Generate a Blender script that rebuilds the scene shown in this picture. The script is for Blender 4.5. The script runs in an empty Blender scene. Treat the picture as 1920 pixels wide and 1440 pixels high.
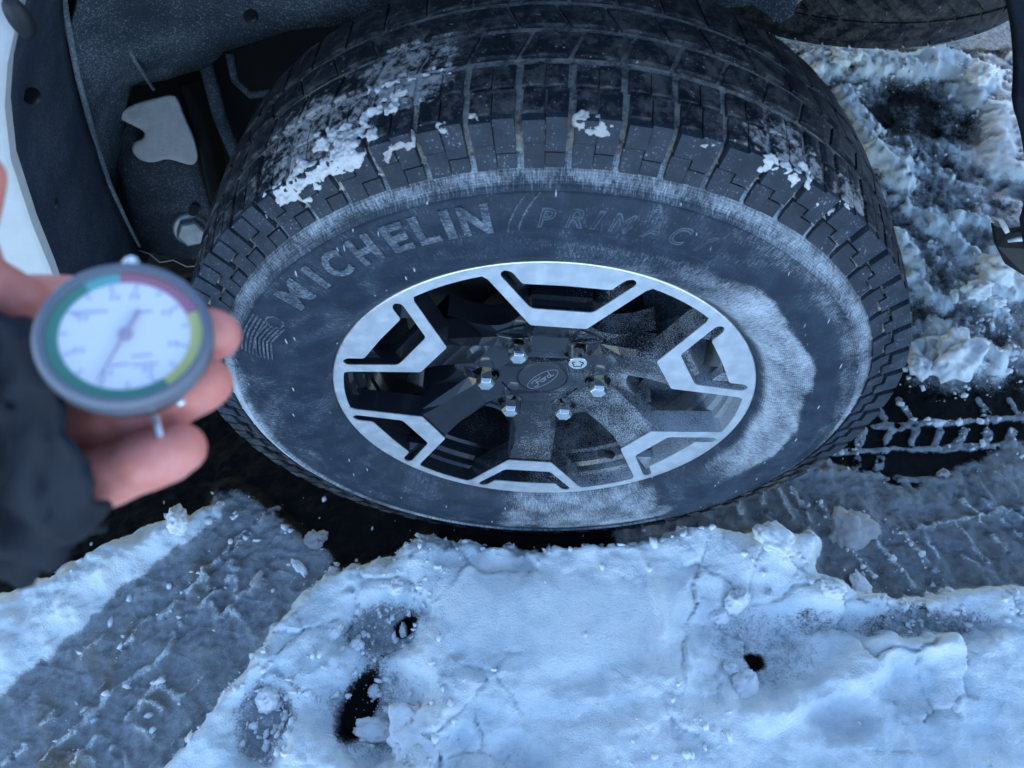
import bpy, bmesh, math, random
import numpy as np
from mathutils import Vector, Matrix
from mathutils.geometry import tessellate_polygon
random.seed(7); rng = np.random.default_rng(7)
SC = bpy.context.scene; COL = SC.collection
HZ = 0.385                                   # hub height above the asphalt
RAD = math.radians

# ------------------------------------------------------------ camera
CAMP = np.array([-0.01480778, -0.4811631, 0.76651726 + HZ])
CR = np.array([[0.99961825, 0.02533575, -0.01102034], [-0.01502853, 0.83331268, 0.55259762], [-0.02318386, 0.55222105, -0.83337532]])
FPX = 1441.58
cd = bpy.data.cameras.new('camera'); cam = bpy.data.objects.new('camera', cd); COL.objects.link(cam)
mw = Matrix.Identity(4)
for i in range(3):
    mw[i][0] = CR[0][i]; mw[i][1] = CR[1][i]; mw[i][2] = -CR[2][i]; mw[i][3] = CAMP[i]
cam.matrix_world = mw
cd.sensor_fit = 'HORIZONTAL'; cd.sensor_width = 36; cd.lens = FPX / 1920 * 36
cd.clip_start = 0.01; cd.clip_end = 400
cd.dof.use_dof = True; cd.dof.focus_distance = 0.86; cd.dof.aperture_fstop = 9
SC.camera = cam
# ------------------------------------------------------------ sky, sun, exposure
W = bpy.data.worlds.new('World'); SC.world = W; W.use_nodes = True
nt = W.node_tree; sky = nt.nodes.new('ShaderNodeTexSky'); sky.sky_type = 'NISHITA'; sky.sun_disc = False
SUN_EL, SUN_AZ = RAD(27), RAD(8)            # low sun behind the truck: the scene lies in open shade
sky.sun_elevation = SUN_EL; sky.sun_rotation = SUN_AZ; sky.air_density = 1.0; sky.dust_density = 0.0; sky.ozone_density = 2.7
bg = nt.nodes['Background']; bg.inputs[1].default_value = 0.15
nt.links.new(sky.outputs[0], bg.inputs[0])
sl = bpy.data.lights.new('sun', 'SUN'); sl.energy = 0.5; sl.angle = RAD(10); sl.color = (1, .95, .9)
so = bpy.data.objects.new('sun', sl); COL.objects.link(so)
sd = Vector((math.sin(SUN_AZ) * math.cos(SUN_EL), math.cos(SUN_AZ) * math.cos(SUN_EL), math.sin(SUN_EL)))
so.rotation_euler = (-sd).to_track_quat('-Z', 'Y').to_euler(); so.location = sd * 30
vs = SC.view_settings; vs.view_transform = 'Standard'; vs.look = 'None'; vs.gamma = 1; vs.exposure = 1.9

# ------------------------------------------------------------ helpers
def ray(px, py):
    d = CR.T @ np.array([(px - 960) / FPX, (720 - py) / FPX, 1.0]); return d
def atZ(px, py, z):
    d = ray(px, py); t = (z - CAMP[2]) / d[2]; return CAMP + t * d
def atY(px, py, y):
    d = ray(px, py); t = (y - CAMP[1]) / d[1]; return CAMP + t * d
def atD(px, py, dep):
    return CAMP + ray(px, py) * dep
def pol(r, a, y):                            # wheel polar -> world (a radians clockwise from the top)
    return (r * math.sin(a), y, HZ + r * math.cos(a))

class MB:
    def __init__(s): s.v = []; s.f = []
    def add(s, vs_, fs_):
        b = len(s.v); s.v += [tuple(map(float, q)) for q in vs_]; s.f += [tuple(b + i for i in f) for f in fs_]
    def box(s, x0, x1, y0, y1, z0, z1):
        s.add([(x, y, z) for x in (x0, x1) for y in (y0, y1) for z in (z0, z1)],
              [(0, 1, 3, 2), (4, 6, 7, 5), (0, 4, 5, 1), (2, 3, 7, 6), (0, 2, 6, 4), (1, 5, 7, 3)])
    def tube(s, pts, rad, n=10, cap=True):
        pts = [Vector(p) for p in pts]; m = len(pts)
        rs = rad if hasattr(rad, '__len__') else [rad] * m
        up = None; vv = []
        for i, p in enumerate(pts):
            t = (pts[min(i + 1, m - 1)] - pts[max(i - 1, 0)]).normalized()
            if up is None: up = t.orthogonal().normalized()
            up = (up - t * up.dot(t)).normalized(); w = t.cross(up)
            for k in range(n):
                a = 2 * math.pi * k / n; vv.append(p + (up * math.cos(a) + w * math.sin(a)) * rs[i])
        ff = [(i * n + k, i * n + (k + 1) % n, (i + 1) * n + (k + 1) % n, (i + 1) * n + k) for i in range(m - 1) for k in range(n)]
        if cap: ff += [tuple(range(n))[::-1], tuple(range((m - 1) * n, m * n))]
        s.add(vv, ff)
    def lathe(s, prof, n, fr, closed=False, cap0=False, cap1=False):  # prof (r, h), fr(r, angle, h) -> point
        m = len(prof); vv = [fr(r, 2 * math.pi * k / n, h) for r, h in prof for k in range(n)]
        rng_ = range(m) if closed else range(m - 1)
        ff = [(i * n + k, i * n + (k + 1) % n, ((i + 1) % m) * n + (k + 1) % n, ((i + 1) % m) * n + k) for i in rng_ for k in range(n)]
        if cap0: ff.append(tuple(range(n))[::-1])
        if cap1: ff.append(tuple(range((m - 1) * n, m * n)))
        s.add(vv, ff)
    def plate(s, loops, top, bot):           # loops of 2-D points [outer, holes...]; top/bot map (u,v)->point
        flat = [p for l in loops for p in l]; n = len(flat)
        tri = tessellate_polygon([[Vector((p[0], p[1], 0)) for p in l] for l in loops])
        b = len(s.v)
        s.v += [tuple(top(*p)) for p in flat]; s.f += [tuple(b + i for i in t) for t in tri]
        if bot:
            s.v += [tuple(bot(*p)) for p in flat]; s.f += [tuple(b + n + i for i in t)[::-1] for t in tri]
            o = 0
            for l in loops:
                k = len(l); s.f += [(b + o + i, b + o + (i + 1) % k, b + n + o + (i + 1) % k, b + n + o + i) for i in range(k)]; o += k
    def build(s, name, mat, parent=None, smooth=False, bevel=0, auto=None):
        me = bpy.data.meshes.new(name); me.from_pydata(s.v, [], s.f); me.update()
        bm = bmesh.new(); bm.from_mesh(me); bmesh.ops.recalc_face_normals(bm, faces=bm.faces)
        bm.to_mesh(me); bm.free()
        if smooth:
            me.polygons.foreach_set('use_smooth', [True] * len(me.polygons))
            if auto: me.set_sharp_from_angle(angle=RAD(auto))
        return link(name, me, mat, parent, bevel)
def link(name, me, mat, parent=None, bevel=0):
    o = bpy.data.objects.new(name, me); COL.objects.link(o)
    if mat:
        for m in (mat if isinstance(mat, (list, tuple)) else [mat]): me.materials.append(m)
    if parent: o.parent = parent
    if bevel:
        b = o.modifiers.new('b', 'BEVEL'); b.width = bevel; b.segments = 2; b.limit_method = 'ANGLE'; b.angle_limit = RAD(40)
    return o
def tag(o, label=None, cat=None, group=None, kind=None):
    if label: o['label'] = label
    if cat: o['category'] = cat
    if group: o['group'] = group
    if kind: o['kind'] = kind
    return o
def empty(name, loc=(0, 0, 0)):
    o = bpy.data.objects.new(name, None); COL.objects.link(o); o.location = loc; o.empty_display_size = .1; return o

# vectorised gradient noise
_P = rng.permutation(256); _P = np.concatenate([_P, _P, _P])
_G = rng.normal(size=(256, 3)); _G /= np.linalg.norm(_G, axis=1)[:, None]
def noise(x, y, z=0.0):
    x, y, z = np.broadcast_arrays(np.asarray(x, float), np.asarray(y, float), np.asarray(z, float))
    xi = np.floor(x).astype(int); yi = np.floor(y).astype(int); zi = np.floor(z).astype(int)
    xf, yf, zf = x - xi, y - yi, z - zi
    u, v, w = [t * t * t * (t * (t * 6 - 15) + 10) for t in (xf, yf, zf)]
    out = 0
    for i in (0, 1):
        for j in (0, 1):
            for k in (0, 1):
                g = _G[_P[_P[_P[(xi + i) & 255] + ((yi + j) & 255)] + ((zi + k) & 255)]]
                d = g[..., 0] * (xf - i) + g[..., 1] * (yf - j) + g[..., 2] * (zf - k)
                out = out + d * (u if i else 1 - u) * (v if j else 1 - v) * (w if k else 1 - w)
    return out * 1.6
def fbm(x, y, z=0.0, oc=4):
    s = 0; a = 1.0; f = 1.0
    for i in range(oc): s = s + a * noise(np.asarray(x) * f + 17.3 * i, np.asarray(y) * f + 5.1 * i, np.asarray(z) * f); a *= .5; f *= 2.03
    return s
def slabs(x, y, cell, tilt, seed):        # broken crust: every Voronoi cell is a plane of its own height and tilt
    gx, gy = np.floor(x / cell).astype(int), np.floor(y / cell).astype(int); best = np.full(x.shape, 1e9); second = best.copy(); hh = np.zeros(x.shape)
    r_ = np.random.default_rng(seed); T = r_.random((64, 64, 5))
    for i in (-1, 0, 1):
        for j in (-1, 0, 1):
            t = T[(gx + i) % 64, (gy + j) % 64]; sx, sy = (gx + i + t[..., 0]) * cell, (gy + j + t[..., 1]) * cell
            d = np.hypot(x - sx, y - sy); h = (t[..., 2] - .5) + tilt * ((t[..., 3] - .5) * (x - sx) + (t[..., 4] - .5) * (y - sy)) / cell
            n = d < best; second = np.where(n, best, np.minimum(second, d)); hh = np.where(n, h, hh); best = np.where(n, d, best)
    return hh, second - best
def sst(a, b, x):
    t = np.clip((x - a) / (b - a), 0, 1); return t * t * (3 - 2 * t)

# ------------------------------------------------------------ materials
class NT:
    def __init__(s, name):
        s.m = bpy.data.materials.new(name); s.m.use_nodes = True; s.t = s.m.node_tree
        s.b = s.t.nodes['Principled BSDF']; s.out = s.t.nodes['Material Output']
    def n(s, typ, **kw):
        nd = s.t.nodes.new('ShaderNode' + typ)
        for k, v in kw.items():
            if k.startswith('i_'):
                nd.inputs[k[2:].replace('_', ' ')].default_value = v
            else: setattr(nd, k, v)
        return nd
    def l(s, a, b): s.t.links.new(a, b)
    def val(s, inp, x):
        if hasattr(x, 'is_linked'): s.l(x, inp)
        else: inp.default_value = x
    def math(s, op, a, b=0.0, clamp=False):
        nd = s.n('Math', operation=op, use_clamp=clamp); s.val(nd.inputs[0], a); s.val(nd.inputs[1], b); return nd.outputs[0]
    def ramp(s, x, p0, p1, c0=0.0, c1=1.0):
        nd = s.n('MapRange', interpolation_type='SMOOTHSTEP'); s.val(nd.inputs[0], x)
        nd.inputs[1].default_value = p0; nd.inputs[2].default_value = p1; nd.inputs[3].default_value = c0; nd.inputs[4].default_value = c1
        return nd.outputs[0]
    def mix(s, f, a, b):
        nd = s.n('Mix', data_type='RGBA'); s.val(nd.inputs[0], f); s.val(nd.inputs[6], (*a, 1) if isinstance(a, tuple) else a)
        s.val(nd.inputs[7], (*b, 1) if isinstance(b, tuple) else b); return nd.outputs[2]
    def noise(s, scale, vec=None, detail=4, rough=.6):
        nd = s.n('TexNoise'); nd.inputs['Scale'].default_value = scale; nd.inputs['Detail'].default_value = detail; nd.inputs['Roughness'].default_value = rough
        if vec is not None: s.l(vec, nd.inputs['Vector'])
        return nd.outputs[0]
    def pos(s): return s.n('NewGeometry').outputs['Position']
    def scaled(s, vec, sc, rot=(0, 0, 0)):
        nd = s.n('Mapping'); s.l(vec, nd.inputs[0]); nd.inputs['Scale'].default_value = sc; nd.inputs['Rotation'].default_value = rot; return nd.outputs[0]
    def bump(s, h, strength=.4, dist=.002):
        nd = s.n('Bump'); nd.inputs['Strength'].default_value = strength; nd.inputs['Distance'].default_value = dist; s.l(h, nd.inputs['Height'])
        s.l(nd.outputs[0], s.b.inputs['Normal']); return nd
    def set(s, color=None, rough=None, metal=None, spec=None, coat=None):
        if color is not None: s.val(s.b.inputs['Base Color'], (*color, 1) if isinstance(color, tuple) else color)
        if rough is not None: s.val(s.b.inputs['Roughness'], rough)
        if metal is not None: s.b.inputs['Metallic'].default_value = metal
        if spec is not None: s.b.inputs['Specular IOR Level'].default_value = spec
        if coat is not None: s.b.inputs['Coat Weight'].default_value = coat; s.b.inputs['Coat Roughness'].default_value = .06
        return s.m
    def attr(s, name): return s.n('Attribute', attribute_name=name)

def simple(name, color, rough=.5, metal=0, spec=.5, bscale=0, bstr=.2, var=.0):
    t = NT(name); c = color
    if var:
        nz = t.noise(60, t.pos(), 5); c = t.mix(t.ramp(nz, .35, .7), tuple(k * (1 - var) for k in color), tuple(min(1, k * (1 + var)) for k in color))
    if bscale: t.bump(t.noise(bscale, t.pos(), 3), bstr, .001)
    return t.set(c, rough, metal, spec)

FROST = (.54, .59, .66)
def mat_rubber_wall():
    t = NT('sidewall_rubber'); p = t.pos(); uv = t.n('UVMap').outputs[0]
    fr = t.attr('frost').outputs['Fac']
    st = t.noise(1.0, t.scaled(uv, (760, 100, 1), (0, 0, .30)), 5, .7)        # brushed salt streaks
    st2 = t.noise(1.0, t.scaled(uv, (420, 260, 1), (0, 0, .55)), 4, .65)
    sp = t.noise(900, p, 2, .6); bl = t.noise(38, p, 4, .6)
    su = t.n('SeparateXYZ'); t.l(uv, su.inputs[0]); rib = t.math('SINE', t.math('MULTIPLY', su.outputs[1], 3100.0))
    k = t.math('ADD', t.math('MULTIPLY', st, .66), t.math('MULTIPLY', st2, .34))
    k = t.math('ADD', k, t.math('MULTIPLY', rib, .022))
    k = t.math('ADD', k, t.math('MULTIPLY', t.math('SUBTRACT', bl, .5), .30))
    k = t.math('ADD', k, t.math('MULTIPLY', t.math('SUBTRACT', sp, .5), .25))
    f = t.ramp(t.math('ADD', k, t.math('MULTIPLY', t.math('SUBTRACT', fr, .5), .55)), .42, .92)
    # isolated flecks
    vo = t.n('TexVoronoi', feature='F1'); vo.inputs['Scale'].default_value = 75; t.l(t.scaled(p, (1.7, 1, .32), (0, .6, 0)), vo.inputs['Vector'])
    fl = t.math('MULTIPLY', t.ramp(vo.outputs['Distance'], .13, .06), t.ramp(t.noise(26, p, 2), .47, .54))
    f = t.math('MAXIMUM', f, t.math('MULTIPLY', fl, .75))
    base = t.mix(t.ramp(bl, .35, .65), (.011, .021, .038), (.022, .036, .060))
    c = t.mix(f, base, FROST)
    t.bump(t.math('ADD', t.math('ADD', t.math('MULTIPLY', st, .6), t.math('MULTIPLY', f, .6)), t.math('MULTIPLY', rib, .10)), .5, .0014)
    return t.set(c, t.ramp(f, 0, 1, .55, .9), 0, .35)
def mat_letter():
    t = NT('letter_rubber'); p = t.pos(); n1 = t.noise(1, t.scaled(p, (300, 300, 900), (0, .7, 0)), 4, .7); n2 = t.noise(60, p, 4)
    f = t.ramp(t.math('ADD', n1, t.math('MULTIPLY', n2, .5)), .62, 1.05)
    t.bump(n1, .3, .001)
    return t.set(t.mix(f, (.030, .042, .062), (.25, .285, .34)), .75, 0, .3)
def mat_rubber_tread():
    t = NT('tread_rubber'); p = t.pos(); n1 = t.noise(45, p, 5, .65); n2 = t.noise(520, p, 3, .6); n3 = t.noise(130, p, 4, .7)
    dust = t.ramp(t.math('ADD', n1, t.math('MULTIPLY', n3, .6)), .70, .98)
    c = t.mix(dust, (.009, .012, .019), (.075, .074, .078))
    n5 = t.noise(240, p, 2, .5); fl = t.math('MAXIMUM', t.ramp(n2, .66, .72), t.ramp(n5, .70, .74)); c = t.mix(t.math('MULTIPLY', fl, .5), c, (.5, .53, .57))
    c = t.mix(t.math('MULTIPLY', caked(t, p, t.math('ADD', t.math('MULTIPLY', n1, .35), t.math('MULTIPLY', n3, .6))), .8), c, (.50, .49, .49))
    t.bump(n2, .4, .0012)
    return t.set(c, t.ramp(n1, .3, .7, .4, .75), 0, .3)
def mat_buttress():
    t = NT('shoulder_rubber'); p = t.pos(); n1 = t.noise(45, p, 5, .65); n2 = t.noise(520, p, 3, .6)
    sep = t.n('SeparateXYZ'); t.l(p, sep.inputs[0])
    c = t.mix(t.ramp(n1, .35, .7), (.014, .021, .034), (.030, .040, .058))
    fl = t.ramp(t.math('ADD', n2, t.math('MULTIPLY', n1, .35)), .80, .92); c = t.mix(t.math('MULTIPLY', fl, .5), c, FROST)
    t.bump(n2, .3, .001)
    return t.set(c, .6, 0, .35)
def caked(t, p, n):                           # slush thrown up on the left shoulder of the tread
    tot = None
    for px_, py_, y_, r0, r1 in ((610, 300, .03, .13, .03), (760, 150, .07, .09, .02), (1450, 320, .02, .09, .02), (1560, 390, .02, .06, .02)):
        c = atY(px_, py_, y_); vd = t.n('VectorMath', operation='DISTANCE'); t.l(p, vd.inputs[0]); vd.inputs[1].default_value = tuple(c)
        m = t.ramp(vd.outputs['Value'], r0, r1); tot = m if tot is None else t.math('MAXIMUM', tot, m)
    return t.ramp(t.math('ADD', n, t.math('MULTIPLY', tot, .30)), .68, .84)
def mat_groove():
    t = NT('groove_slush'); p = t.pos(); n1 = t.noise(42, p, 5, .65); n2 = t.noise(300, p, 4, .7)
    f = t.ramp(t.math('ADD', t.math('MULTIPLY', n1, .7), t.math('MULTIPLY', n2, .5)), .40, .74)
    c = t.mix(f, (.03, .03, .032), (.34, .325, .31)); c = t.mix(caked(t, p, t.math('ADD', t.math('MULTIPLY', n1, .4), t.math('MULTIPLY', n2, .6))), c, (.58, .57, .57)); t.bump(n2, .6, .002)
    return t.set(c, .8, 0, .3)
def mat_gloss_black(name='gloss_black_paint', fx=1.0):
    t = NT(name); p = t.pos(); sep = t.n('SeparateXYZ'); t.l(p, sep.inputs[0])
    m = t.math('ADD', t.math('MULTIPLY', sep.outputs[0], 2.6), t.math('MULTIPLY', t.math('SUBTRACT', HZ, sep.outputs[2]), .9))
    m = t.math('ADD', m, t.math('MULTIPLY', t.math('SUBTRACT', t.noise(22, p, 3), .5), .9))
    sp = t.noise(700, p, 3, .75)
    f = t.math('MULTIPLY', t.ramp(t.math('ADD', sp, t.math('MULTIPLY', m, .55)), .56, .86), .62 * fx)
    c = t.mix(f, (.012, .014, .020), FROST)
    t.bump(t.math('MULTIPLY', t.math('MULTIPLY', sp, f), 1), .4, .0006)
    return t.set(c, t.ramp(f, 0, .3, .10, .8), 0, .4, .25)
def mat_machined():
    t = NT('machined_aluminium'); p = t.pos(); n1 = t.noise(1, t.scaled(p, (1400, 60, 90)), 3, .6); n2 = t.noise(70, p, 5, .6); sp = t.noise(900, p, 2)
    c = t.mix(t.ramp(n2, .35, .7), (.78, .79, .80), (.88, .89, .90))
    c = t.mix(t.math('MULTIPLY', t.ramp(sp, .60, .7), .5), c, (.9, .92, .95))
    t.bump(n1, .12, .0004)
    return t.set(c, t.ramp(n2, .3, .7, .34, .5), .85, .5)
def mat_snow_lump(name='snow_lump', col=(.84, .86, .88)):
    t = NT(name); p = t.pos(); n1 = t.noise(55, p, 5, .65); n2 = t.noise(420, p, 4, .7)
    c = t.mix(t.ramp(n1, .3, .7), tuple(k * .86 for k in col), col); t.bump(t.math('ADD', n1, t.math('MULTIPLY', n2, .5)), .5, .004)
    return t.set(c, .75, 0, .3)
def mat_ground():
    t = NT('snow_slush_asphalt'); p = t.pos(); at = t.attr('cover'); sep = t.n('SeparateColor'); t.l(at.outputs['Color'], sep.inputs[0])
    sn, slu, dirt = sep.outputs[0], sep.outputs[1], sep.outputs[2]
    n1 = t.noise(26, p, 6, .62); n2 = t.noise(330, p, 4, .72); n3 = t.noise(95, p, 5, .65); n4 = t.noise(900, p, 2, .6)
    gr = t.math('ADD', t.math('MULTIPLY', t.math('SUBTRACT', n2, .5), 1.0), t.math('MULTIPLY', t.math('SUBTRACT', n3, .5), .7))
    fs = t.ramp(t.math('ADD', sn, t.math('MULTIPLY', gr, .55)), .38, .64)
    fl = t.ramp(t.math('ADD', slu, t.math('MULTIPLY', gr, .8)), .30, .75)
    asph = t.mix(t.ramp(n2, .55, .72), (.006, .006, .007), (.020, .020, .022))
    sl_c = t.mix(t.ramp(t.math('ADD', t.math('MULTIPLY', n3, .6), t.math('MULTIPLY', n1, .4)), .3, .7), (.20, .215, .235), (.40, .43, .46))
    sl_c = t.mix(t.math('MULTIPLY', dirt, t.ramp(n1, .35, .6)), sl_c, (.16, .135, .095))
    c = t.mix(fl, asph, sl_c)
    n0 = t.noise(8, p, 5, .6); sw = t.mix(t.ramp(t.math('ADD', t.math('MULTIPLY', n1, .55), t.math('MULTIPLY', n0, .45)), .36, .60), (.66, .76, .82), (.91, .94, .945))
    sw = t.mix(t.math('MULTIPLY', t.ramp(t.math('ADD', t.math('MULTIPLY', n4, .5), t.math('MULTIPLY', n2, .5)), .54, .68), .45), sw, (.52, .60, .68))
    c = t.mix(fs, c, sw)
    h = t.math('ADD', t.math('MULTIPLY', n3, .5), t.math('MULTIPLY', n2, .8))
    h = t.math('ADD', h, t.math('MULTIPLY', n4, .22)); t.bump(h, .8, .0045)
    wet = t.ramp(fl, 0, .8, .62, .55); r = t.n('Mix', data_type='FLOAT'); t.l(fs, r.inputs[0]); t.l(wet, r.inputs[2]); r.inputs[3].default_value = .7
    sm = t.n('Mix', data_type='FLOAT'); t.l(t.math('MAXIMUM', fs, fl), sm.inputs[0]); sm.inputs[2].default_value = .10; sm.inputs[3].default_value = .4; t.l(sm.outputs[0], t.b.inputs['Specular IOR Level'])
    return t.set(c, r.outputs[0], 0)
def mat_felt(name, c0, c1, spk):
    t = NT(name); p = t.pos(); n1 = t.noise(14, p, 4, .6); n2 = t.noise(420, p, 4, .75)
    c = t.mix(t.ramp(n1, .35, .65), c0, c1)
    f = t.ramp(t.math('ADD', n2, t.math('MULTIPLY', n1, .3)), .66, .80); c = t.mix(t.math('MULTIPLY', f, spk), c, (.35, .4, .44))
    t.bump(n2, .5, .002)
    return t.set(c, .85, 0, .25)

M = dict(wall=mat_rubber_wall(), tread=mat_rubber_tread(), butt=mat_buttress(), groove=mat_groove(), gloss=mat_gloss_black(), machined=mat_machined(),
         barrel=mat_gloss_black('barrel_paint', .8), snow=mat_snow_lump(), dirty=mat_snow_lump('dirty_snow', (.50, .47, .46)), crust=mat_snow_lump('crust_snow', (.66, .65, .65)), ground=mat_ground(),
         liner=mat_felt('liner_felt', (.030, .042, .066), (.048, .063, .094), .16), inner=mat_felt('frosted_liner', (.036, .050, .070), (.062, .084, .110), .6),
         steel=mat_felt('coated_steel', (.030, .038, .054), (.060, .074, .095), .35),
         white=simple('white_paint', (.62, .62, .61), .25, 0, .5, 0, 0, .03), chrome=simple('chrome_nut', (.88, .88, .85), .15, 1.0, .5, 300, .12, .12),
         black=simple('black_plastic', (.014, .015, .017), .5, 0, .4, 260, .25, .2), lockface=simple('lock_nut_face', (.6, .66, .66), .35, .6),
         void=simple('underbody_black', (.012, .012, .013), .8), disc=simple('brake_disc', (.02, .02, .02), .8, 0, .5, 0, 0, .3),
         emblem=simple('emblem_silver', (.30, .34, .40), .4, .3), cap=simple('cap_black', (.022, .026, .034), .3, 0, .5, 300, .08, .15),
         cord=simple('white_cord', (.55, .55, .55), .7), red=simple('red_paint_dot', (.45, .10, .12), .6))

TRUCK = tag(empty('pickup_truck', (0, 0, 0)), 'white pickup truck whose frosty wheel fills the middle of the view', 'truck')

# ------------------------------------------------------------ ground
big = MB(); big.add([(-150, -150, -.02), (150, -150, -.02), (150, 150, -.02), (-150, 150, -.02)], [(0, 1, 2, 3)])
tg = NT('far_snow'); _p = tg.pos(); _n = tg.noise(.6, _p, 6); tg.bump(tg.noise(9, _p, 6), .6, .05)
tag(big.build('ground', tg.set(tg.mix(tg.ramp(_n, .38, .6), (.62, .64, .67), (.86, .88, .9)), .75)), kind='structure')

def wp(pts, z=.035): return np.array([atZ(x, y, z)[:2] for x, y in pts])
def sdf(poly, X, Y):                          # > 0 inside, metres
    d = np.full(X.shape, 1e9); ins = np.zeros(X.shape, bool); n = len(poly)
    for i in range(n):
        a = poly[i]; b = poly[(i + 1) % n]; e = b - a
        wx, wy = X - a[0], Y - a[1]; t = np.clip((wx * e[0] + wy * e[1]) / (e @ e), 0, 1)
        d = np.minimum(d, (wx - e[0] * t) ** 2 + (wy - e[1] * t) ** 2)
        c = ((a[1] <= Y) & (b[1] > Y)) | ((b[1] <= Y) & (a[1] > Y))
        with np.errstate(divide='ignore', invalid='ignore'):
            ins ^= c & (X < a[0] + (Y - a[1]) / (b[1] - a[1] if b[1] != a[1] else 1e-9) * e[0])
    return np.sqrt(d) * np.where(ins, 1, -1)
def seg(a, b, X, Y):
    e = b - a; wx, wy = X - a[0], Y - a[1]; t = np.clip((wx * e[0] + wy * e[1]) / (e @ e), 0, 1)
    return np.hypot(wx - e[0] * t, wy - e[1] * t), t
def pline(pts, X, Y, z=.02):
    q = wp(pts, z); d = np.full(X.shape, 1e9)
    for i in range(len(q) - 1): d = np.minimum(d, seg(q[i], q[i + 1], X, Y)[0])
    return d

P_LEFT = [(-400, 1290), (0, 1088), (60, 1062), (110, 1045), (160, 1015), (215, 985), (260, 972), (300, 958), (322, 938), (352, 948), (380, 930), (428, 928), (400, 968), (330, 1020), (270, 1070), (200, 1128), (90, 1225), (0, 1295), (-400, 1600)]
P_TRACK = [(420, 925), (480, 955), (530, 1000), (600, 1050), (560, 1110), (480, 1205), (380, 1325), (270, 1460), (-100, 1900), (-700, 1900), (-400, 1590), (0, 1290), (200, 1125), (400, 965)]
P_MAIN = [(585, 1075), (612, 1052), (650, 1038), (700, 1042), (735, 1030), (762, 1000), (790, 982), (850, 1000), (940, 1008), (1030, 1012), (1200, 1003), (1300, 978), (1420, 985), (1530, 985), (1550, 1010), (1545, 1055), (1570, 1072), (1610, 1090), (1680, 1102), (1760, 1098), (1920, 1078), (2600, 1020), (2600, 2300), (-100, 2300), (120, 1650), (270, 1460), (380, 1325), (480, 1205), (550, 1110)]
P_SLUSH2 = [(1180, 985), (1330, 930), (1520, 875), (1640, 925), (1720, 950), (1800, 905), (1920, 860), (2500, 780), (2500, 1060), (1920, 1085), (1760, 1105), (1600, 1090), (1540, 1060), (1540, 985), (1300, 985)]
P_FAR = [(1400, 60), (1640, 92), (1900, 86), (2600, 40), (2600, 700), (1920, 730), (1760, 745), (1690, 720), (1600, 560), (1450, 300), (1300, 60)]

xs = np.concatenate([np.arange(-1.5, -.9, .012), np.arange(-.9, .95, .0035), np.arange(.95, 1.7, .007)])
ys = np.concatenate([np.arange(-1.0, -.40, .012), np.arange(-.40, .30, .0030), np.arange(.30, 1.75, .007)])
X, Y = np.meshgrid(xs, ys)
wob = lambda s, a: (a * fbm(X * s, Y * s, 1.7, 3), a * fbm(X * s, Y * s, 7.7, 3))
wx1, wy1 = wob(28, .010); Xw, Yw = X + wx1, Y + wy1
wx2, wy2 = wob(9, .012)
n_lo = fbm(X * 5, Y * 5, 3.3, 4); n_mid = fbm(X * 22, Y * 22, 9.1, 4); n_hi = fbm(X * 75, Y * 75, 4.4, 3)
rid = 1 - np.abs(fbm(X * 30, Y * 30, 12.5, 3))                       # billowy ridges
sL, sT, sM = sdf(wp(P_LEFT), Xw, Yw), sdf(wp(P_TRACK, .012), X + wx2 * .4, Y + wy2 * .4), sdf(wp(P_MAIN, .04), Xw, Yw)
sS, sF = sdf(wp(P_SLUSH2, .01), Xw, Yw), sdf(wp(P_FAR, .01), Xw, Yw)
Z = .0012 * n_hi + .002 * n_mid
snow = np.zeros_like(Z); slush = np.clip(.10 + .25 * n_mid, 0, 1) * .5; dirt = np.zeros_like(Z)
# left tyre track
kT = sst(-.035, -.005, sT); a0, a1 = wp([(520, 985)], .012)[0], wp([(60, 1440)], .012)[0]
tdir = (a1 - a0) / np.linalg.norm(a1 - a0); tn = np.array([-tdir[1], tdir[0]])
U = (X - a0[0]) * tdir[0] + (Y - a0[1]) * tdir[1]; V = (X - a0[0]) * tn[0] + (Y - a0[1]) * tn[1]
V = V + .004 * n_mid; ph = np.abs(((V / .034 + .5 * noise(U * 1.5, V * 3, 8.8)) % 1) - .5)
lon = sst(.13, .02, ph) * sst(-.25, .25, noise(U * 9, V * 22, 2.2))
ph2 = np.abs((((U + .5 * V) / .055) % 1) - .5) * 1.7; lat = sst(.10, .03, ph2) * sst(.05, .35, noise(U * 14, V * 16, 5.5))
Z += kT * (.014 + .004 * n_mid + .002 * n_hi + .004 * lon + .003 * lat)
core = sst(.02, .09, sT)
slush = np.maximum(slush, kT * np.clip(1.02 + .10 * n_mid + .15 * lon + .1 * lat - .25 * n_lo, 0, 1.2))
dirt = np.maximum(dirt, kT * core * sst(-.1, .5, n_lo + .5 * n_mid))
snow = np.maximum(snow, kT * np.clip(.30 * np.maximum(lon, lat) + .10 + .12 * n_mid, 0, 1))
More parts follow.
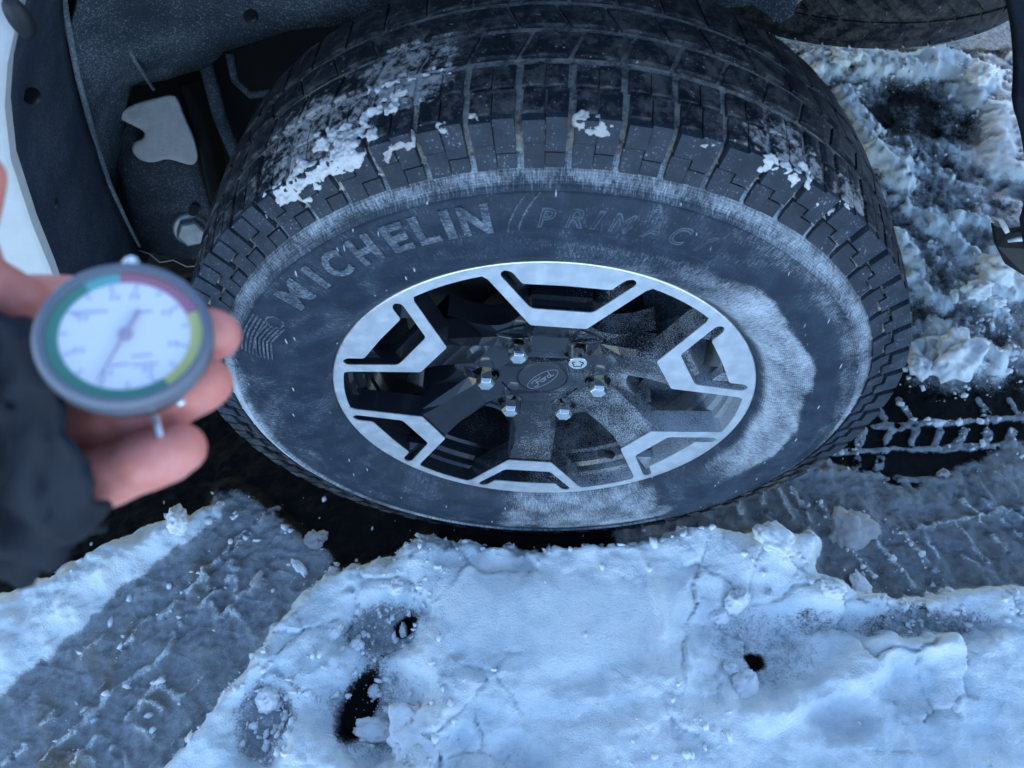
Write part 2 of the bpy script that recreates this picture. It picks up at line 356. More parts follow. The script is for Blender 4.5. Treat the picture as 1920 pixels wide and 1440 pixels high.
# right tracks
kS = sst(-.045, -.015, sS); Z += kS * (.010 + .004 * n_mid + .002 * n_hi)
slush = np.maximum(slush, kS * np.clip(.88 + .25 * n_mid, 0, 1.2)); dirt = np.maximum(dirt, kS * .5); snow = np.maximum(snow, kS * .08)
ridges = [((1640, 797), (1745, 792), .006), ((1740, 792), (1920, 783), .010), ((1544, 846), (1660, 840), .007), ((1660, 842), (1900, 832), .008), ((1532, 886), (1666, 893), .009), ((1700, 993), (1920, 955), .008), ((1920, 955), (2300, 890), .008),
          ((1920, 783), (2300, 765), .009), ((1420, 905), (1520, 880), .005), ((1690, 895), (1790, 905), .005)]
for x in (1622, 1672, 1722, 1765, 1808, 1857, 1905, 1955): ridges.append(((x, 803), (x - 10, 830), .0065))
for x in (1555, 1612, 1655): ridges.append(((x, 858), (x - 8, 882), .006))
for x in (1500, 1570, 1640, 1690, 1840, 1895): ridges.append(((x, 748), (x + 24, 784), .005))
for z0, z1 in (((1620, 750), (1720, 900)), ((1530, 780), (1590, 850)), ((1290, 780), (1340, 840)), ((1150, 1090), (1330, 1310)), ((1260, 1030), (1470, 1280)), ((1530, 1010), (1690, 1190)), ((1650, 990), (1800, 1140)), ((1750, 950), (1900, 1110)),
               ((580, 830), (630, 970)), ((670, 830), (745, 985)), ((460, 880), (490, 960)), ((740, 840), (830, 1000)), ((890, 910), (920, 980)), ((1010, 1130), (1140, 1250)), ((1380, 1060), (1450, 1170)), ((1560, 1150), (1640, 1210)), ((1740, 760), (1830, 840)), ((1560, 880), (1640, 950)), ((1680, 900), (1760, 960)), ((1830, 950), (1960, 1080))):
    ridges.append(((1200 + z0[0] * .382, 600 + z0[1] * .382), (1200 + z1[0] * .382, 600 + z1[1] * .382), .0075))
for q0, q1 in (((1240, 280), (1040, 470)), ((1040, 470), (810, 700)), ((760, 710), (620, 870)), ((1320, 520), (1100, 710)), ((1200, 460), (1020, 640)), ((960, 680), (890, 750)), ((870, 870), (540, 1090)), ((600, 1060), (400, 1250)), ((400, 1250), (230, 1410)), ((840, 1000), (660, 1170)), ((660, 1170), (520, 1300)), ((520, 1300), (390, 1430)), ((320, 1160), (230, 1235)),
               ((150, 1340), (40, 1430)), ((1390, 140), (1290, 230)), ((840, 1040), (930, 1090)), ((740, 1110), (825, 1160)), ((1040, 450), (1060, 540)), ((1190, 510), (1200, 590)), ((1090, 620), (1095, 700)), ((1170, 660), (1220, 695)), ((690, 1230), (770, 1280)), ((590, 1350), (640, 1410)), ((1160, 420), (1170, 470)), ((420, 1380), (480, 1420)), ((880, 780), (870, 860)), ((540, 780), (420, 900)), ((450, 1150), (500, 1200))):
    ridges.append(((q0[0] * .375, 900 + q0[1] * .375), (q1[0] * .375, 900 + q1[1] * .375), .0085))
for a, b, h in ridges:
    q = wp([a, b], .008); d, t = seg(q[0], q[1], X + wx1 * .5, Y + wy1 * .5)
    wr = .0014 if a[0] < 800 else .0010
    k = sst(.0080 + wr, .0025 + wr * .6, d + .0035 * n_mid + .002 * n_hi) * sst(-.45, .1, n_hi * .6 + n_mid * .6 + .25); Z += h * k * .85; slush = np.maximum(slush, k * 1.1); snow = np.maximum(snow, k * (.50 if a[0] < 800 else (.38 if a[1] < 900 else .50)))
# far slush
kF = sst(-.03, .05, sF); bil = fbm(X * 14, Y * 14, 31.0, 5)
berm = np.zeros_like(Z)
for pl, wd, h in (([(1530, 112), (1620, 112), (1700, 122), (1780, 112), (1840, 140), (1880, 210), (1900, 300)], .085, .055), ([(1590, 170), (1630, 240), (1660, 300), (1700, 330)], .05, .035), ([(1640, 290), (1690, 310)], .035, .03),
                  ([(1680, 330), (1720, 390), (1800, 440), (1830, 470)], .03, .015), ([(1690, 430), (1720, 520), (1770, 560)], .035, .025), ([(1720, 660), (1790, 650), (1870, 660)], .05, .03), ([(1800, 400), (1850, 410), (1890, 430)], .018, .02), ([(1860, 540), (1960, 500)], .05, .03)):
    d = pline(pl, X + wx2 + wx1, Y + wy2 + wy1, .03); k = sst(wd, wd * .2, d); berm = np.maximum(berm, k); Z += kF * k * h * .55
hol = sst(.16, .04, np.hypot((X + wx2 - atZ(1710, 212, .01)[0]) / 1.0, (Y + wy2 - atZ(1710, 212, .01)[1]) / .8)) * (1 - .7 * berm)
fs1, fe1 = slabs(X + wx1 * 1.3, Y + wy1 * 1.3, .040, 1.6, 8); fs2, _ = slabs(X + wx1 * .7, Y + wy1 * .7, .017, 1.6, 9)
Z += kF * (.012 + .006 * bil + .010 * fs1 + .006 * fs2 + .002 * n_hi) * (1 - .7 * hol)
mott = .40 + .34 * bil + .20 * n_mid + .22 * fs1 + .12 * fs2 + .45 * berm - .60 * hol
snow = np.maximum(snow, kF * np.clip(mott * .95, 0, 1)); slush = np.maximum(slush, kF * np.clip(.72 + .35 * bil - .45 * hol, 0, 1))
# flat wet strip beyond the far slush
kW = sst(.0, .04, Y - atZ(1640, 104, .0)[1] + .02 * n_mid) * sst(.3, .5, X); snow *= 1 - .9 * kW; slush = np.maximum(slush * (1 - kW), kW * .55); Z = Z * (1 - .8 * kW)
# left bank
kL = sst(-.004, .05, sL); Z = np.maximum(Z, Z * (1 - kL) + kL * (.048 + .012 * n_lo + .008 * n_mid + .003 * n_hi) + .006 * sst(0, .012, sL))
snow = np.maximum(snow, sst(-.004, .012, sL) * np.clip(.75 + .25 * n_mid + 8 * (sL - .01), 0, 1))
# main bank with its slabs, footprints and crater
flat = sst(.0, .05, sdf(wp([(800, 1055), (1330, 1050), (1335, 1180), (1260, 1270), (1000, 1300), (830, 1240), (790, 1140)], .055), X + wx2 * .5, Y + wy2 * .5))
sl1, se1 = slabs(X + wx2 * 1.5 + wx1 * .6, Y + wy2 * 1.5 + wy1 * .6, .085, 1.6, 5); sl2, se2 = slabs(X + wx1, Y + wy1, .034, 1.4, 6)
brk = sst(-.05, .45, fbm(X * 4.2, Y * 4.2, 51.0, 3) + .12) * (1 - flat)
lump = brk * (.013 * sl1 - .004 * sst(.006, .0, se1) + .007 * sl2 * sst(.1, .5, n_lo + .3)) + (.012 * n_lo + .004 * n_mid + .0016 * n_hi) * (1 - .85 * flat) + flat * (.004 + .002 * n_lo)
kM = sst(-.006, .030, sM); hM = .060 + lump
for pl, wd, h in (([(1345, 1010), (1350, 1120), (1330, 1200)], .012, .004), ([(1190, 1040), (1225, 1110), (1230, 1200)], .010, .004), ([(870, 1290), (1000, 1310), (1180, 1290), (1330, 1230)], .03, .006), ([(1430, 1345), (1500, 1300), (1580, 1275), (1680, 1215), (1770, 1205)], .035, .016), ([(1320, 1010), (1420, 1030), (1530, 1000)], .05, .010), ([(560, 1180), (500, 1260), (420, 1380)], .05, .008), ([(560, 1400), (700, 1440), (800, 1420)], .05, .012)):
    d = pline(pl, X + wx2, Y + wy2, .055); hM = hM + h * sst(wd, wd * .15, d)
flr = .010 + .004 * n_mid + .003 * n_hi
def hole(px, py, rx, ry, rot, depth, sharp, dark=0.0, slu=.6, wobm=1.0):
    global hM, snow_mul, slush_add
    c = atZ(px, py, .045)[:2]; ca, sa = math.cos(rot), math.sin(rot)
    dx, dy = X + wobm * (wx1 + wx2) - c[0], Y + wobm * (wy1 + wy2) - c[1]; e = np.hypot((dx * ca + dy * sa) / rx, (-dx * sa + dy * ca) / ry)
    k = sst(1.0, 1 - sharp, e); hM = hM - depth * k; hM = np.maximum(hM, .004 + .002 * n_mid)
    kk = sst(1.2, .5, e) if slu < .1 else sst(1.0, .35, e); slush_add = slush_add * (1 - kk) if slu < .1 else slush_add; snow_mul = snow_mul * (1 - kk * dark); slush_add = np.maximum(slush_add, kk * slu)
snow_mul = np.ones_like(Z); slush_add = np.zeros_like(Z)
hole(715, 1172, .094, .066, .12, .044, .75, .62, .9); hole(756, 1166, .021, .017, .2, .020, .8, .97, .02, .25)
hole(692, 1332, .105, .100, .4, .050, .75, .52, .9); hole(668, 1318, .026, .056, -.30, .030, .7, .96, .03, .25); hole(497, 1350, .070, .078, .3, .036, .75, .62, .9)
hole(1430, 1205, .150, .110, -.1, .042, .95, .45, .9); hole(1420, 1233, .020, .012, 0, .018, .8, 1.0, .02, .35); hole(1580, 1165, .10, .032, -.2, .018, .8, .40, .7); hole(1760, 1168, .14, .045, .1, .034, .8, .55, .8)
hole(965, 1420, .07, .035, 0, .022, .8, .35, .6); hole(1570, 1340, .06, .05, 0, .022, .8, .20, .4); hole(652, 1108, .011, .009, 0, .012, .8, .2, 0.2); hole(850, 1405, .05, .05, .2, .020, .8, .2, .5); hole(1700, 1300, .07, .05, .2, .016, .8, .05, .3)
Zm = Z * (1 - kM) + kM * hM; Z = np.where(kM > 0, np.maximum(Zm, Z * (1 - kM)), Z)
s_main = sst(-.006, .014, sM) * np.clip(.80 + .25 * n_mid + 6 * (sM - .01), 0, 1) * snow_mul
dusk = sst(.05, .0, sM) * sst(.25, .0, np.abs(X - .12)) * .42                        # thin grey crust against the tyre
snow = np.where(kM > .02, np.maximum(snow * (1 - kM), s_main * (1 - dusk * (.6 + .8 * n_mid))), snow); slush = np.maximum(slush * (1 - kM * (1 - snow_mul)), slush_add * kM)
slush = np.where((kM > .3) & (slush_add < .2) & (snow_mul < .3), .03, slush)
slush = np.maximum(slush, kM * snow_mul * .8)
# bare wet asphalt where the tyres stand and under the truck
kd = sst(.40, .15, np.hypot((X + .20) / 1.0, (Y - .10) / .42)) * (1 - kM) * (1 - sst(-.005, .01, sL)) * (1 - sst(-.03, .02, sT)); slush *= 1 - .92 * kd; snow *= 1 - kd
und = sst(.02, .12, Y + .05 * n_mid) * sst(.55, .3, X); slush *= 1 - .85 * und * (1 - kS) ; snow *= 1 - und * (1 - kM) * (1 - kS)
ny, nx = X.shape; V3 = np.stack([X, Y, Z], -1).reshape(-1, 3).astype(np.float32)
idx = np.arange(nx * ny).reshape(ny, nx); Q = np.stack([idx[:-1, :-1], idx[:-1, 1:], idx[1:, 1:], idx[1:, :-1]], -1).reshape(-1, 4).astype(np.int32)
me = bpy.data.meshes.new('snowy_ground'); me.vertices.add(len(V3)); me.vertices.foreach_set('co', V3.ravel())
me.loops.add(Q.size); me.loops.foreach_set('vertex_index', Q.ravel()); me.polygons.add(len(Q)); me.polygons.foreach_set('loop_start', np.arange(0, Q.size, 4, dtype=np.int32))
me.polygons.foreach_set('use_smooth', np.ones(len(Q), bool)); me.update(calc_edges=True)
ca = me.color_attributes.new('cover', 'FLOAT_COLOR', 'POINT')
ca.data.foreach_set('color', np.stack([np.clip(snow, 0, 1), np.clip(slush, 0, 1.3), np.clip(dirt, 0, 1), np.ones_like(Z)], -1).reshape(-1).astype(np.float32))
tag(link('snowy_ground', me, M['ground']), kind='structure')
def gz(x, y):
    i = min(max(np.searchsorted(ys, y), 0), ny - 1); j = min(max(np.searchsorted(xs, x), 0), nx - 1); return float(Z[i, j])

# ------------------------------------------------------------ tyre
PROF = [(.236, .012), (.2425, .004), (.248, -.004), (.256, -.0105), (.266, -.0155), (.280, -.0188), (.295, -.0202), (.300, -.0204), (.302, -.0196), (.310, -.0200), (.322, -.0188), (.334, -.0160), (.3405, -.0140), (.3420, -.0162), (.3445, -.0154), (.3460, -.0118), (.352, -.0092), (.3535, -.0098), (.3555, -.0066), (.360, -.0030), (.368, .0010), (.380, .0050), (.388, .0085), (.3945, .0160), (.3975, .035), (.3998, .06), (.4012, .105)]
PR = np.array(PROF)
def profy(r): return float(np.interp(r, PR[:22, 0], PR[:22, 1]))
half = PROF; YC = .108
full = half + [(r, 2 * YC - y) for r, y in half[-2::-1]]
NA = 720
def dense(pr, step=.0022):
    out = []
    for (r0, y0), (r1, y1) in zip(pr[:-1], pr[1:]):
        k = max(1, int(math.hypot(r1 - r0, y1 - y0) / step)); out += [(r0 + (r1 - r0) * i / k, y0 + (y1 - y0) * i / k) for i in range(k)]
    return out + [pr[-1]]
nd_ = len(half); prof_d = dense(half[:22]) + half[22:] + [(r, 2 * YC - y) for r, y in half[-2::-1]]
n_side = len(dense(half[:22]))
A = np.arange(NA) * 2 * np.pi / NA; pr = np.array(prof_d)
def flatten(P):
    z = P[..., 2] - HZ; lim = -HZ + .004; P[..., 2] = HZ + np.where(z < lim, lim + (z - lim) * .05, z); return P
TP = np.stack([pr[:, 0][:, None] * np.sin(A), np.broadcast_to(pr[:, 1][:, None], (len(pr), NA)), HZ + pr[:, 0][:, None] * np.cos(A)], -1)
TP = flatten(TP); m_ = len(pr)
ii = np.arange(m_ * NA).reshape(m_, NA); TQ = np.stack([ii[:-1], np.roll(ii[:-1], -1, 1), np.roll(ii[1:], -1, 1), ii[1:]], -1).reshape(-1, 4)
me = bpy.data.meshes.new('tyre'); me.from_pydata(TP.reshape(-1, 3).tolist(), [], TQ.tolist()); me.update()
me.polygons.foreach_set('use_smooth', [True] * len(me.polygons))
aa = np.degrees((A + np.pi) % (2 * np.pi) - np.pi)[None, :]; rr = pr[:, 0][:, None]
def zone(a, a0, a1, soft): return sst(a0 - soft, a0 + soft, a) * sst(a1 + soft, a1 - soft, a)
nz1 = fbm(np.cos(A)[None] * 6 + rr * 40, np.sin(A)[None] * 6, rr * 30, 4)
fr = np.full(rr.shape, .0) + .30 + .14 * nz1
fr = fr + .34 * zone(rr, .345, .372, .006) * (zone(aa, -130, 25, 25) + .7 * zone(aa, 25, 110, 20)) + .38 * zone(rr, .338, .372, .006) * (zone(aa, -185, -75, 15) + zone(aa, 150, 185, 10))
bound = .296 + .004 * np.sin(aa * .2) + .004 * nz1
fr = fr + .50 * zone(aa, 36, 120, 9) * sst(bound + .004, bound - .004, rr) * sst(.246, .256, rr) + .22 * zone(aa, 10, 40, 12) * sst(.296, .285, rr)
fr = fr + .40 * zone(aa, 143 + 6 * nz1, 178, 4) * sst(.335, .32, rr) + .30 * zone(aa, -182, -170, 4) * sst(.335, .32, rr) + .3 * zone(aa, 178, 184, 4) * sst(.335, .32, rr)
fr = fr + .22 * zone(aa, 25, 100, 12) * sst(.322, .335, rr) - .04 * zone(aa, -75, -5, 8) * zone(rr, .303, .340, .004) - .06 * zone(aa, 40, 140, 15) * zone(rr, .300, .325, .006)
fr = fr + .12 * zone(aa, -110, -70, 10) * zone(rr, .302, .34, .006) + .10 * sst(.352, .358, rr) * sst(.366, .362, rr) * zone(aa, -50, 30, 15)
at = me.attributes.new('frost', 'FLOAT', 'POINT'); at.data.foreach_set('value', np.clip(np.broadcast_to(fr, (m_, NA)), 0, 1).ravel().astype(np.float32))
uvl = me.uv_layers.new(name='UVMap'); li = np.zeros(len(me.loops), np.int32); me.loops.foreach_get('vertex_index', li)
uu = (li % NA) / NA * 2 * np.pi * .32; vv_ = pr[li // NA, 0] + np.maximum(pr[li // NA, 1] * 0, 0)
lp = np.arange(len(li)); wrap = (li % NA == 0) & (((lp % 4) == 1) | ((lp % 4) == 2)); uu = uu + wrap * 2 * np.pi * .32
uvl.data.foreach_set('uv', np.stack([uu, vv_], -1).ravel().astype(np.float32))
tyre = link('tyre', me, [M['wall'], M['groove']], TRUCK)
mi = np.zeros(len(me.polygons), np.int32); rowi = np.arange(len(me.polygons)) // NA; mi[(rowi >= n_side - 6) & (rowi < m_ - 14)] = 1
me.polygons.foreach_set('material_index', mi); tag(tyre, 'black road tyre dusted with salt and frost')

NP = 61; PIT = 2 * math.pi / NP
def crown(y): return float(np.interp(y, [.003, .010, .03, .06, .105, .15, .18, .206], [.3965, .3985, .4015, .4035, .4050, .4035, .4015, .3985]))
def tread_block(a0, a1, y0, y1, dep=.0085, skew=0.0, na=3, top=None, notch=0):
    mb = MB(); g = []
    for j, y in enumerate((y0, y0 + .0012, y1 - .0012, y1)):
        for i in range(na + 1):
            a = a0 + (a1 - a0) * i / na + skew * (y - y0); ed = .0010 if j in (0, 3) else 0
            if i in (0, na): ed = max(ed, .0008)
            g.append((a, y, crown(y) - ed))
    vt = [(r * math.sin(a), y, r * math.cos(a)) for a, y, r in g]; vb = [((r - dep) * math.sin(a), y, (r - dep) * math.cos(a)) for a, y, r in g]
    n1 = na + 1; f = [(j * n1 + i, j * n1 + i + 1, (j + 1) * n1 + i + 1, (j + 1) * n1 + i) for j in range(3) for i in range(na)]
    N = 4 * n1; ring = list(range(n1)) + [j * n1 + na for j in (1, 2, 3)] + [3 * n1 + i for i in range(na - 1, -1, -1)] + [2 * n1, n1]
    f += [(ring[k], ring[(k + 1) % len(ring)], N + ring[(k + 1) % len(ring)], N + ring[k]) for k in range(len(ring))]
    mb.add(vt + vb, f); return mb
def butt_block(a0, a1, r0, r1, proud, nr=5, na=3):                    # slab on the shoulder face, following the sidewall profile
    mb = MB(); n1 = na + 1; vt = []; vb = []
    for j in range(nr + 1):
        r = r0 + (r1 - r0) * j / nr
        for i in range(n1):
            a = a0 + (a1 - a0) * i / na; y = float(np.interp(r, [.352, .36, .368, .38, .392, .3985], [-.0085, -.0025, .0012, .0050, .0082, .0098]))
            vt.append((r * math.sin(a), y - proud, r * math.cos(a))); vb.append((r * math.sin(a), y + .006, r * math.cos(a)))
    f = [(j * n1 + i, j * n1 + i + 1, (j + 1) * n1 + i + 1, (j + 1) * n1 + i) for j in range(nr) for i in range(na)]; N = len(vt)
    ring = list(range(n1)) + [j * n1 + na for j in range(1, nr + 1)] + [nr * n1 + i for i in range(na - 1, -1, -1)] + [j * n1 for j in range(nr - 1, 0, -1)]
    f += [(ring[k], ring[(k + 1) % len(ring)], N + ring[(k + 1) % len(ring)], N + ring[k]) for k in range(len(ring))]
    mb.add(vt + vb, f); return mb
g_ = PIT * .075
kinds = []                                                            # (name, builder, material, individual?)
kinds.append(('shoulder_block', butt_block(g_, PIT * .50, .3590, .3772, .0050), M['butt']))
kinds.append(('shoulder_block', butt_block(PIT * .50 + .0018, PIT - g_, .3590, .3692, .0042), M['butt']))
kinds.append(('shoulder_lug', butt_block(g_, PIT * .50, .3796, .3968, .0085), M['butt']))
kinds.append(('shoulder_lug', butt_block(PIT * .50 + .0018, PIT - g_, .3718, .3978, .0068), M['butt']))
kinds.append(('tread_block', tread_block(g_, PIT * .50 - .0018, .0095, .0340, skew=.15), M['tread']))
kinds.append(('tread_block', tread_block(PIT * .50 + .0018, PIT - g_, .0055, .0340, skew=.15), M['tread']))
kinds.append(('tread_block', tread_block(g_, PIT * .5 - .0016, .0366, .0620, skew=.15), M['tread']))
kinds.append(('tread_block', tread_block(PIT * .5 + .0016, PIT - g_, .0366, .0620, skew=.15), M['tread']))
kinds.append(('centre_block', tread_block(g_ * .7, PIT - g_ * .7, .0725, .1030, skew=.9, na=4), M['tread']))
far_kinds = [tread_block(g_ * .5, PIT - g_ * .5, .1130, .1440, skew=-.9, na=4), tread_block(g_ * .5, PIT - g_ * .5, .154, .207, skew=-.2, na=4)]
VIS = [k for k in range(NP) if -104 <= (math.degrees(k * PIT) + 180) % 360 - 180 <= 104]
rest = MB()
def rotated(mb, a):
    c, s = math.cos(a), math.sin(a); return [(x * c + z * s, y, HZ + max(-x * s + z * c, -HZ + .003)) for x, y, z in mb.v]
for name, mb, mat in kinds:
    me = None
    for k in range(NP):
        if k in VIS:
            if me is None:
                o = mb.build(name, mat, tyre); me = o.data
            else:
                o = bpy.data.objects.new(name, me); COL.objects.link(o); o.parent = tyre
            o.location = (0, 0, HZ); o.rotation_euler = (0, (k + .34) * PIT, 0)
        else: rest.add(rotated(mb, (k + .34) * PIT), mb.f)
for mb in far_kinds:
    for k in range(NP): rest.add(rotated(mb, (k + .34) * PIT), mb.f)
tag(rest.build('tread_pattern', M['tread'], tyre), kind='stuff')

# raised lettering
def char_mesh(ch, outline=False, shear=0.0, offset=0.0):
    cu = bpy.data.curves.new('t', 'FONT'); cu.body = ch; cu.size = 1; cu.shear = shear; cu.offset = offset; cu.resolution_u = 3
    if outline: cu.fill_mode = 'NONE'; cu.bevel_depth = .028; cu.bevel_resolution = 0
    else: cu.fill_mode = 'FRONT'
    ob = bpy.data.objects.new('t', cu); COL.objects.link(ob); dg = bpy.context.evaluated_depsgraph_get()
    m = bpy.data.meshes.new_from_object(ob.evaluated_get(dg)); bpy.data.objects.remove(ob); return m
M['letter'] = mat_letter(); M['outline'] = simple('outline_rubber', (.07, .09, .12), .7, 0, .35, 500, .3, .5)
def put_letter(ch, adeg, r0, height, width, name, outline=False, shear=0.0, offset=.0, rise=.0017, mat='letter'):
    m = char_mesh(ch, outline, shear, offset); co = np.array([v.co[:] for v in m.vertices]); fs = [tuple(p.vertices) for p in m.polygons]
    lo, hi = co.min(0), co.max(0); sc_y = height / (hi[1] - lo[1]); sc_x = width / (hi[0] - lo[0]); ac = RAD(adeg)
    mb = MB(); N = len(co)
    def w(x, y, d):
        r = r0 + (y - lo[1]) * sc_y; a = ac + (x - (lo[0] + hi[0]) / 2) * sc_x / (r0 + height * .5); return pol(r, a, profy(r) - d)
    if outline:
        mb.add([w(c[0], c[1], c[2] * sc_y * .7 + .0002) for c in co], fs)
    else:
        top = [w(c[0], c[1], rise) for c in co]; bot = [w(c[0], c[1], -.001) for c in co]
        cnt = {}
        for f in fs:
            for i in range(len(f)):
                e = (f[i], f[(i + 1) % len(f)]); cnt[e] = cnt.get(e, 0) + 1
        side = [(a, b, N + b, N + a) for (a, b) in cnt if (b, a) not in cnt]
        mb.add(top + bot, fs + side)
    o = mb.build(name, M['outline'] if outline else M[mat], tyre); return o
for ch, a, wd in (('M', -47.6, .031), ('I', -41.3, .0085), ('C', -36.2, .024), ('H', -30.0, .024), ('E', -23.9, .021), ('L', -19.1, .020), ('I', -15.4, .0085), ('N', -11.2, .026)):
    put_letter(ch, a, .3045, .0295, wd, 'raised_letter', offset=.042)
for i, ch in enumerate('PRIMACY'):
    put_letter(ch, (-.6, 3.6, 7.0, 10.8, 15.8, 20.2, 24.6)[i], .3065, .020, (.016, .016, .012, .021, .019, .017, .017)[i], 'outline_letter', outline=True, shear=.25)
for da in (0, 1.7):                                                   # slanted double bar between the two names
    mb = MB(); q = [pol(.303 + .037 * t, RAD(-6.6 + da + 3.4 * t ** 1.6), profy(.303 + .037 * t) - .0003) for t in np.linspace(0, 1, 9)]; mb.tube(q, .0009, 5); mb.build('raised_bar', M['letter'], tyre)
# ribbed chevron panel with a round badge
for i in range(9):
    r_ = .306 + i * .0040; mb = MB()
    pts = [pol(r_ + .006 * (1 - abs(t)) * (1 if i < 5 else .3), RAD(-63.2 + 5.6 * t), profy(r_) - .0004) for t in np.linspace(-1, 1, 9)]; mb.tube(pts, .0011, 5); mb.build('raised_rib', M['letter'], tyre)
mb = MB(); mb.tube([pol(.3175 + .0085 * math.cos(t), RAD(-57.0) + .0085 * math.sin(t) / .32, profy(.3175 + .0085 * math.cos(t)) - .0003) for t in np.linspace(0, 2 * math.pi, 20)], .0010, 5, False); mb.build('badge_ring', M['letter'], tyre)
mb = MB(); mb.lathe([(.0001, .0004), (.0034, .0004), (.0036, 0)], 14, lambda r, t, h: pol(.2694 + r * math.cos(t), RAD(-175.4) + r * math.sin(t) / .27, profy(.2694) - .0003 - h)); mb.build('paint_dot', M['red'], tyre)
for a_, r_ in ((-8.5, .3395), ):
    pass

# ------------------------------------------------------------ alloy wheel
PH = .0915; FR = .2413
def rot2(u, v, k):                                                    # spoke-local (radial u, tangential v) -> wheel plane (x, z)
    a = PH + k * math.pi / 3; return (u * math.sin(a) + v * math.cos(a), u * math.cos(a) - v * math.sin(a))
def arc(cu, cv, r, a0, a1, n): return [(cu + r * math.cos(a0 + (a1 - a0) * i / n), cv + r * math.sin(a0 + (a1 - a0) * i / n)) for i in range(n + 1)]
def roundpoly(pts, rads, n=4):
    out = []; L = len(pts)
    for i in range(L):
        p = Vector(pts[i]); r = rads[i] if hasattr(rads, '__len__') else rads
        if r <= 0: out.append(tuple(p)); continue
        d0 = (Vector(pts[i - 1]) - p); d1 = (Vector(pts[(i + 1) % L]) - p); q0 = p + d0.normalized() * min(r, d0.length * .45); q1 = p + d1.normalized() * min(r, d1.length * .45)
        for j in range(n + 1):
            t = j / n; out.append(tuple(q0 * (1 - t) ** 2 + p * 2 * t * (1 - t) + q1 * t * t))
    return out
POCK = roundpoly([(.1735, -.0310), (.2200, -.0652), (.2268, -.0615), (.2250, -.0535), (.2095, -.0425), (.2108, 0), (.2095, .0425), (.2250, .0535), (.2268, .0615), (.2200, .0652), (.1735, .0310)], [.005, .005, .004, .004, .003, 0, .003, .004, .004, .005, .005])
inner = []
for k in range(6):
    side = [(.1470, -.0296), (.1470, .0296), (.2160, .0787)]
    inner += [rot2(*q, k) for q in ([(.1470, -.0275), (.1470, .0275), (.1485, .0298), (.2120, .0755)])]
    b0 = math.atan2(.0790, .2165); b1 = math.pi / 3 - b0; rw = .2305
    inner += [rot2(rw * math.cos(b0 + (b1 - b0) * t), rw * math.sin(b0 + (b1 - b0) * t), k) for t in np.linspace(.03, .97, 9)]
    inner += [rot2(*q, k + 1) for q in ([(.2120, -.0755), (.1485, -.0298)])]
outer = [(FR * .9985 * math.sin(t), FR * .9985 * math.cos(t)) for t in np.linspace(0, 2 * math.pi, 181)[:-1]]
pocks = [[rot2(*q, k) for q in POCK] for k in range(6)]
wheel_mb = MB()
wheel_mb.plate([outer, inner] + pocks, lambda x, z: (x, .0012, HZ + z), lambda x, z: (x * .985, .030, HZ + z * .985))
NUT_A = [PH + math.pi / 6 + k * math.pi / 3 for k in range(6)]
for k in range(6):                                                    # spokes slope from the machined edge down to the hub
    def sp(u, v, y):
        x, z = rot2(u, v, k); return (x, y, HZ + z)
    us = [.1700, .1500, .1470, .1250, .1050, .0840, .0500]; ys_ = [.0030, .0030, .0040, .0155, .0250, .0345, .0375]
    vv = []
    for u, y in zip(us, ys_):
        w = .0298 if u > .1 else .0298 + (.1 - u) * .1; c = .0225 if u > .09 else .02
        if u >= .1470: c = w - .002
        vv += [sp(u, -w, y + .034), sp(u, -w, y + .007), sp(u, -c, y), sp(u, c, y), sp(u, w, y + .007), sp(u, w, y + .034)]
    ff = [(i * 6 + j, i * 6 + j + 1, (i + 1) * 6 + j + 1, (i + 1) * 6 + j) for i in range(len(us) - 1) for j in range(5)] + [(0, 1, 2, 3, 4, 5)]
    wheel_mb.add(vv, ff)
    # ledges inside the fork pocket
    for s in (-1, 1):
        pts = [(.1900, s * .0440), (.2265, s * .0650), (.2290, s * .0570), (.2110, s * .0415), (.2060, s * .0330)]
        wheel_mb.plate([[rot2(*q, k) for q in pts]], lambda x, z: (x, .0095, HZ + z), lambda x, z: (x, .020, HZ + z))
    pts = [(.1715, -.034), (.1715, .034), (.1800, .030), (.1800, -.030)]
    wheel_mb.plate([[rot2(*q, k) for q in pts]], lambda x, z: (x, .0135, HZ + z), lambda x, z: (x, .026, HZ + z))
# hub disc with lug recesses
hub = [(.0950 * math.sin(t), .0950 * math.cos(t)) for t in np.linspace(0, 2 * math.pi, 97)[:-1]]
rec = [[(.0675 * math.sin(a) + .0158 * math.sin(t), .0675 * math.cos(a) + .0158 * math.cos(t)) for t in np.linspace(0, 2 * math.pi, 25)[:-1]] for a in NUT_A]
bore = [(.0312 * math.sin(t), .0312 * math.cos(t)) for t in np.linspace(0, 2 * math.pi, 49)[:-1]]
wheel_mb.plate([hub] + rec + [bore], lambda x, z: (x, .0372 + max(0, math.hypot(x, z) - .084) * .5, HZ + z), lambda x, z: (x, .064, HZ + z))
wheel_mb.lathe([(.0001, .062), (.094, .062), (.096, .075)], 48, lambda r, t, h: (r * math.sin(t), h, HZ + r * math.cos(t)))
for a in NUT_A:                                                       # thin raised edge of each recess
    mb2 = [(.0675 * math.sin(a) + .0164 * math.sin(t), .0369, HZ + .0675 * math.cos(a) + .0164 * math.cos(t)) for t in np.linspace(0, 2 * math.pi, 25)]
    wheel_mb.tube(mb2, .0007, 5, False)
star = []                                                             # back plate with rounded window roots
for k in range(6):
    P0, P2 = Vector(rot2(.126, .0300, k)), Vector(rot2(.126, -.0300, k + 1)); am = PH + (k + .5) * math.pi / 3; Cc = Vector((.082 * math.sin(am), .082 * math.cos(am)))
    star += [rot2(.150, -.0300, k), rot2(.150, .0300, k)] + [tuple(P0 * (1 - t) ** 2 + Cc * 2 * t * (1 - t) + P2 * t * t) for t in np.linspace(0, 1, 11)]
